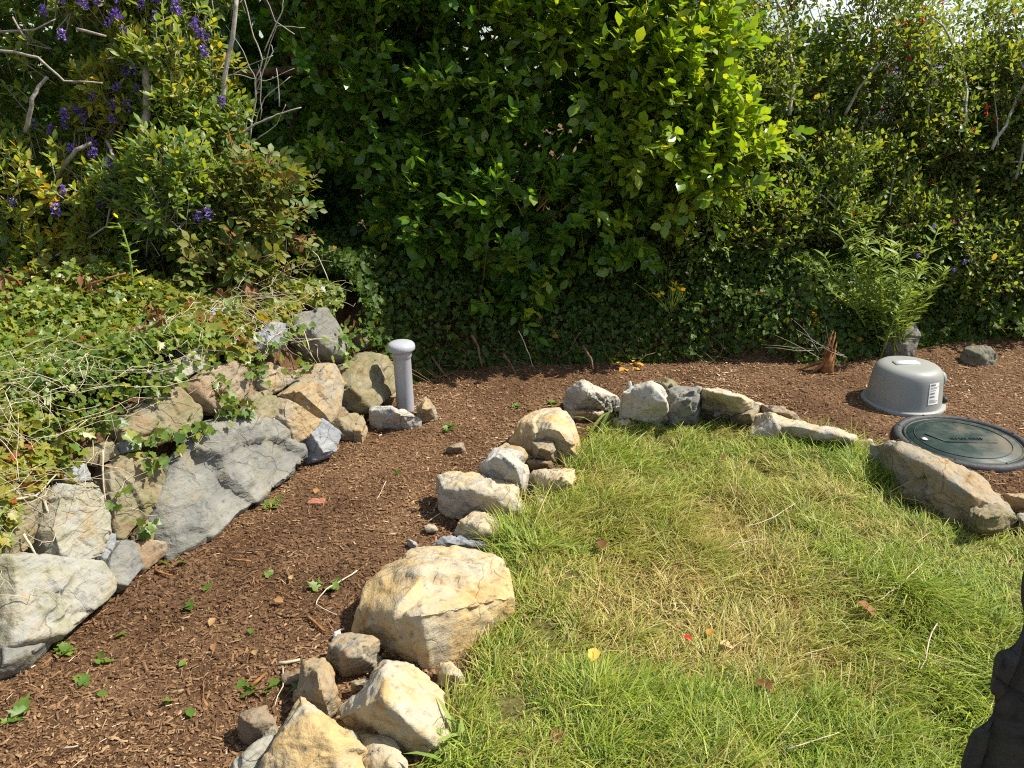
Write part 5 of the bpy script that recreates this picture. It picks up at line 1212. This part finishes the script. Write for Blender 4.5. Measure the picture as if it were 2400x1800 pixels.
def grass_batch(name, n_tuft, per, seed, hl, lean, wscale, tm, dshift=0.0, label=None):
    g = np.random.default_rng(seed)
    x = g.uniform(-.35, 2.6, n_tuft * 2); y = g.uniform(1.05, 4.1, n_tuft * 2); d = np.hypot(x, y)
    keep = (lawn_sd(x, y) > -.035 + .06 * n2(x, y, 8, 215)) & in_view(np.stack([x, y, hgt(x, y)], -1), -.06) & (g.random(len(x)) < np.clip(2.6 / d, .4, 1))
    dens = np.ones(len(x))
    for c, rx_, ry_ in bare_c: dens = dens - .72 * np.exp(-((x - c[0]) / rx_) ** 2 - ((y - c[1]) / ry_) ** 2)
    keep &= g.random(len(x)) < dens * (.72 + .55 * n2(x, y, 6, 216))
    x, y = x[keep], y[keep]; m = len(x)
    ti = np.repeat(np.arange(m), per); X = x[ti] + g.normal(size=m * per) * .016; Y = y[ti] + g.normal(size=m * per) * .016
    Z = hgt(X, Y) + .002
    th0 = 2.5 * n2(x, y, 1.6, 217) + g.normal(size=m) * .7; th = th0[ti] + g.normal(size=m * per) * .8
    dr = dryness(x, y)[ti] + dshift - .18 * sstep(.35, .0, lawn_sd(x, y))[ti] + g.normal(size=m * per) * .30
    ln = np.clip(lean + .25 * n2(x, y, 2.2, 218)[ti] + .15 * dr + g.normal(size=m * per) * .22, .08, 1.45)
    ax = np.stack([np.cos(th) * np.sin(ln), np.sin(th) * np.sin(ln), np.cos(ln)], -1)
    nr = norm(np.stack([-np.cos(th) * np.cos(ln), -np.sin(th) * np.cos(ln), np.sin(ln) + .05], -1) + g.normal(size=(m * per, 3)) * .35)
    H_ = hl * (1.05 + .6 * n2(x, y, 3.2, 219)[ti] + .45 * n2(x, y, 10, 220)[ti]) * g.uniform(.45, 1.3, m * per)
    edge = np.clip(lawn_sd(x, y)[ti], 0, .2); H_ = H_ * np.where(edge < .05, 1.15, 1)
    o = cloud(name, tm, np.stack([X, Y, Z], -1), ax, nr, np.stack([wscale * g.uniform(.6, 1.2, m * per), H_, H_], -1), np.clip(g.random(m * per) * .8 + .1 * g.normal(size=m * per), 0, 1), M['grass'], None, np.clip(dr, 0, 1))
    print(name, m * per)
    if label: tag(o, label, 'grass')
    return o
grass_batch('grass', 10000, 11, 221, .085, .74, .095, T_blade(.018, .55), -.10, 'green upright lawn grass, uncut')
grass_batch('dry_grass', 3800, 10, 222, .085, 1.05, .075, T_blade(.018, .35), .32, 'dry straw coloured grass lying between the green blades')
grass_batch('low_thatch', 5200, 9, 223, .050, 1.30, .10, T_blade(.018, .2), .18, 'short matted thatch at the base of the lawn')

grass_batch('long_straw', 420, 6, 224, .19, 1.12, .085, T_blade(.018, .3), .75, 'long bleached straw stalks strewn over the lawn')

# ------------------------------------------------------------------ small things lying about
g = np.random.default_rng(301)
def twig(pl, r, lab, mat='palestem', lift=.012, grp='loose dry twigs'):
    P = [G(x_, y_) + [0, 0, lift + r] for x_, y_ in pl]; c = P[0]
    q = []
    for i in range(len(P) - 1):
        w = wobble(P[i], P[i + 1], 4, .06, int(pl[0][0]) + i); q += list(w if i == 0 else w[1:])
    o = MB().tube(q, np.linspace(r, r * .6, len(q)), 6).build('twig', M[mat], None, c)
    tag(o, lab, 'twig', grp)
for pl, r, lab in (
    ([(838, 1345), (800, 1370), (765, 1390), (745, 1415), (742, 1425), (790, 1450)], .0028, 'long pale bent twig on the mulch left of the big yellow boulder'),
    ([(664, 1570), (652, 1640), (645, 1665)], .0020, 'straight white stalk beside the ridged upright stone'),
    ([(1075, 1183), (1040, 1205), (1003, 1230)], .0026, 'pale stick leaning at the squared cream block'),
    ([(905, 1135), (888, 1170), (883, 1178)], .0022, 'short pale stem standing in the middle of the path'),
    ([(722, 1455), (745, 1475), (762, 1490)], .0060, 'thick brown bark stick near the white pebble'),
    ([(540, 1320), (590, 1325)], .0050, 'brown bark strip below the grey slab'),
    ([(150, 1765), (185, 1758)], .0030, 'short white stick at the lower left of the path'),
    ([(365, 1345), (405, 1358)], .0048, 'brown stick near the wall foot'),
    ([(478, 1605), (482, 1690)], .0014, 'thin white straw left of the small brown block'),
    ([(590, 1620), (625, 1590)], .0060, 'flat brown chip stick pointing at the ridged stone'),
    ([(655, 1565), (705, 1557)], .0060, 'pale bark piece beside the ridged upright stone'),
    ([(890, 1215), (960, 1180), (1000, 1165)], .0018, 'thin reddish twig reaching towards the squared cream block'),
    ([(1230, 880), (1270, 895), (1310, 885)], .0030, 'brown twig in the shade under the broadleaf bush'),
    ([(1085, 895), (1060, 880), (1030, 890)], .0045, 'curved brown root on the mulch behind the vent pipe')):
    twig(pl, r, lab, 'deadbrown' if 'brown' in lab or 'reddish' in lab else 'palestem')
for pl, r, lab in (([(2160, 1345), (2100, 1405), (2045, 1440)], .0022, 'pale dry stalk lying on the grass pointing to the tan leaf'), ([(2130, 1370), (2190, 1420), (2260, 1490)], .0018, 'long straw stalk across the green grass at the right'), ([(2190, 1490), (2165, 1560), (2150, 1600)], .0022, 'bent white stalk in the grass near the dark boulder'),
                   ([(1860, 1205), (1780, 1250), (1740, 1260)], .0020, 'dry bent stalk in the upper middle of the lawn'), ([(1840, 1790), (1900, 1770), (1960, 1750)], .0020, 'white stalk at the bottom of the lawn'), ([(1515, 1680), (1520, 1735)], .0018, 'short white straw standing in the lower lawn'), ([(1790, 1290), (1720, 1300), (1700, 1315)], .0016, 'thin straw loop in the middle of the lawn')):
    twig(pl, r, lab, 'palestem', .045, 'dry stalks on the lawn')

leafm = [poly_mesh('fallen_leaf', *(lambda t: (t[0], t[1]))(T_oval(.33, .12, .18)), M['goldleaf'], True, {'rnd': [k / 4] * 8}) for k in range(5)]
leafd = [poly_mesh('fallen_leaf', *(lambda t: (t[0], t[1]))(T_oval(.36, .14, .22)), M['deadleaf'], True, {'rnd': [k / 4] * 8}) for k in range(5)]
leafg = [poly_mesh('fallen_leaf', *(lambda t: (t[0], t[1]))(T_oval(.33, .10, .12)), M['fuchlight'], True, {'rnd': [k / 4] * 8}) for k in range(5)]
def leaf_at(px_, py_, size, meshes, lab, lift=.015, grp='fallen leaves'):
    p = G(px_, py_) + [0, 0, lift]; o = put('fallen_leaf', meshes[random.randrange(5)], p, size, None, (random.uniform(-.2, .45), random.uniform(-.3, .3), random.uniform(0, 6.28))); tag(o, lab, 'leaf', grp)
for x_, y_ in ((1465, 868), (1478, 860), (1488, 866), (1500, 857), (1455, 862), (1492, 872), (1470, 875), (1445, 858), (1508, 864), (1483, 853)):
    leaf_at(x_, y_, random.uniform(.04, .065), leafm, 'golden leaf in the heap behind the tall white stone', .014, 'golden leaves heaped behind the upright stones')
for x_, y_, sz, me_, lab, lf in ((1385, 1585, .055, leafm, 'round yellow leaf lying on the lower left lawn', .05), (1998, 1440, .075, leafd, 'large crumpled tan leaf on the lawn', .05), (1800, 1650, .06, leafd, 'dry tan leaf on the lower middle lawn', .045), (1410, 1290, .05, leafd, 'tan leaf on the grass near the stone border', .04), (1660, 1508, .04, leafm, 'orange leaf on the bare patch of the lawn', .03), (1685, 1528, .045, leafd, 'pale round leaf on the bare patch of the lawn', .03),
        (1290, 1355, .05, leafd, 'tan leaf beside the big yellow boulder', .03), (1310, 1735, .05, leafd, 'curled brown leaf at the bottom of the lawn', .04), (300, 1490, .045, leafg, 'fallen green leaf on the left of the path', .012), (450, 1690, .04, leafg, 'green leaf at the bottom of the path', .012), (230, 1630, .035, leafg, 'small green leaf at the lower left of the path', .012), (685, 1365, .030, leafd, 'pale curled leaf in the middle of the path', .012),
        (665, 1418, .035, leafd, 'pale tan leaf on the path below the pale curled leaf', .012), (505, 1455, .035, leafd, 'pale flake on the path right of the near wall slab', .012), (600, 1530, .030, leafd, 'tan flake in the lower middle of the path', .012), (740, 1165, .04, leafd, 'tan flake beside the brick fragment', .012), (1640, 1205, .05, leafd, 'orange brown leaf in the upper lawn', .04), (420, 1570, .03, leafg, 'light green leaf in the lower path', .012),
        (590, 1480, .03, leafg, 'little green leaf in the centre of the path', .012), (505, 1515, .03, leafd, 'whitish flake in the centre left of the path', .012), (1690, 1095 + 0, .04, leafd, 'tan leaf half sunk in the far grass', .04)):
    leaf_at(x_, y_, sz, me_, lab, lf)

# brick fragment, white pebble, red petal
bf = G(742, 1183); g2 = np.random.default_rng(5)
me, c = stone_mesh('brick_fragment', bf + np.array([(dx * .035, dy * .022, dz * .012 + .008) for dx in (-1, 1) for dy in (-1, 1) for dz in (-1, 1)]), plain_mat('red_brick', (.30, .13, .08), .9, .15, .25, 40, .4), 5, voxel=.003, amp=.5, chips=3)
tag(link('brick_fragment', me, None, c), 'small reddish brick fragment on the path right of the grey slab', 'brick')
wp_ = G(793, 1488, .02)
me, c = stone_mesh('white_pebble', wp_ + norm(g2.normal(size=(24, 3))) * [.018, .015, .02], plain_mat('white_pebble', (.80, .80, .80), .7, .3, .05, 20), 6, voxel=.003, amp=.6, chips=3)
tag(link('white_pebble', me, None, c), 'bright white pebble beside the rough rounded brown stone', 'pebble')
tag(put('red_petal', poly_mesh('red_petal', *T_oval(.4, .1, .2), M['red'], True, {'rnd': [.6] * 8}), G(1620, 1526) + [0, 0, .04], .03, None, (.3, .2, 1)), 'bright red petal on the bare patch of the lawn', 'petal')

# seedlings and tufts of weed
def rosette(px_, py_, size, k, lab, name='weed', mat='fuchlight', tm=None, lift=.0, rise=.5, cat='weed'):
    p = G(px_, py_) + [0, 0, lift]; g = np.random.default_rng(int(px_ * 7 + py_)); a = g.uniform(0, 6.28, k)
    ax = norm(np.stack([np.cos(a), np.sin(a), rise * g.uniform(.4, 1.4, k)], -1)); root = g.normal(size=(k, 3)) * [size * .35, size * .35, size * .06] + [0, 0, size * .12]
    root[:, 2] = np.abs(root[:, 2])
    me = cloud_mesh(name, tm or tmI, root, ax, norm(g.normal(size=(k, 3)) * .3 + [0, 0, 1]), size * g.uniform(.5, 1.1, k), g.random(k) * .8, M[mat])
    tag(link(name, me, None, p), lab, cat, 'weeds sprouting in the mulch')
for x_, y_, sz, k, lab in ((565, 1180, .045, 16, 'ivy sprig at the foot of the grey slab, left half'), (640, 1190, .045, 22, 'ivy sprig at the foot of the grey slab, right half'), (435, 1268, .045, 12, 'yellow green weed under the left corner of the grey slab'), (410, 1318, .05, 3, 'single broad leaf below the left corner of the grey slab'), (228, 1425, .045, 9, 'weed tuft beside the near wall slab'),
        (150, 1530, .04, 6, 'small weed at the foot of the nearest wall stone'), (745, 1378, .05, 3, 'three leaved seedling left of the big yellow boulder'), (775, 1380, .04, 4, 'seedling close to the bent twig'), (925, 1112, .04, 3, 'small green seedling in the upper path'), (575, 1620, .045, 6, 'seedling above the small brown block'), (620, 1610, .04, 4, 'seedling right of the small brown block seedling'),
        (250, 1545, .035, 4, 'seedling in the left of the path'), (205, 1600, .035, 4, 'seedling near the lower left edge of the path'), (45, 1680, .045, 8, 'leafy weed at the lower left corner'), (450, 1425, .035, 3, 'bright green seedling in the centre left of the path'), (495, 1380, .03, 3, 'seedling in the centre of the path'), (640, 1345, .03, 2, 'tiny seedling above the pale curled leaf'),
        (1210, 955, .04, 7, 'dark green weed in the back mulch'), (1240, 960, .03, 4, 'small weed left of the boulder at the bend'), (1295, 948, .035, 6, 'weed at the foot of the pointed grey white stone'), (1055, 1000, .035, 9, 'pale green weed right of the vent pipe'), (925, 1000, .03, 6, 'weed under the white flecked stone'), (695, 1640, .05, 6, 'dark weed between the ridged stone and the foreground boulder'),
        (740, 1590, .04, 5, 'weed left of the ridged upright stone'), (1045, 1010, .03, 6, 'fine weed in front of the pointed tan stone'), (400, 1640, .03, 3, 'single seedling in the lower centre of the path'), (1440, 1230, .03, 3, 'seedling at the grass edge')):
    if lab != 'seedling at the grass edge': rosette(x_, y_, sz, k, lab)
bl_t = T_blade(.055, .5)
def tuft(px_, py_, size, k, lab, tm=bl_t, mat='thistle', rise=.9):
    p = G(px_, py_); g = np.random.default_rng(int(px_ + py_)); a = g.uniform(0, 6.28, k)
    me = cloud_mesh('grass_tuft', tm, g.normal(size=(k, 3)) * [size * .2, size * .2, 0], norm(np.stack([np.cos(a), np.sin(a), rise * g.uniform(.4, 1.6, k)], -1)), norm(np.stack([-np.cos(a) * .7, -np.sin(a) * .7, np.ones(k)], -1)), size * g.uniform(.6, 1.1, k), g.random(k), M[mat])
    tag(link('grass_tuft', me, None, p), lab, 'grass tuft', 'broad bladed tufts')
tuft(1400, 1020, .16, 9, 'broad bladed tuft by the boulder at the bend', rise=1.5)
tuft(1245, 1290, .14, 34, 'bright green weed tuft right of the flat blue grey stone', T_blade(.07, .5))
tuft(1300, 1275, .12, 24, 'bright green weed tuft on the lawn edge beside the first one', T_blade(.07, .5))
tuft(2130, 1140, .10, 22, 'leafy weed growing under the long sloping boulder', T_oval(.22), 'fuchlight', 1.0)
tuft(2180, 1180, .09, 18, 'leafy weed near the squat brown stone', T_oval(.22), 'fuchlight', .8)
tuft(1070, 1745, .12, 30, 'green blades at the foot of the tent shaped boulder')
tuft(1600, 985, .07, 6, 'broad leaves below the grey upright stone', T_oval(.25), 'fuchlight', 1.0)
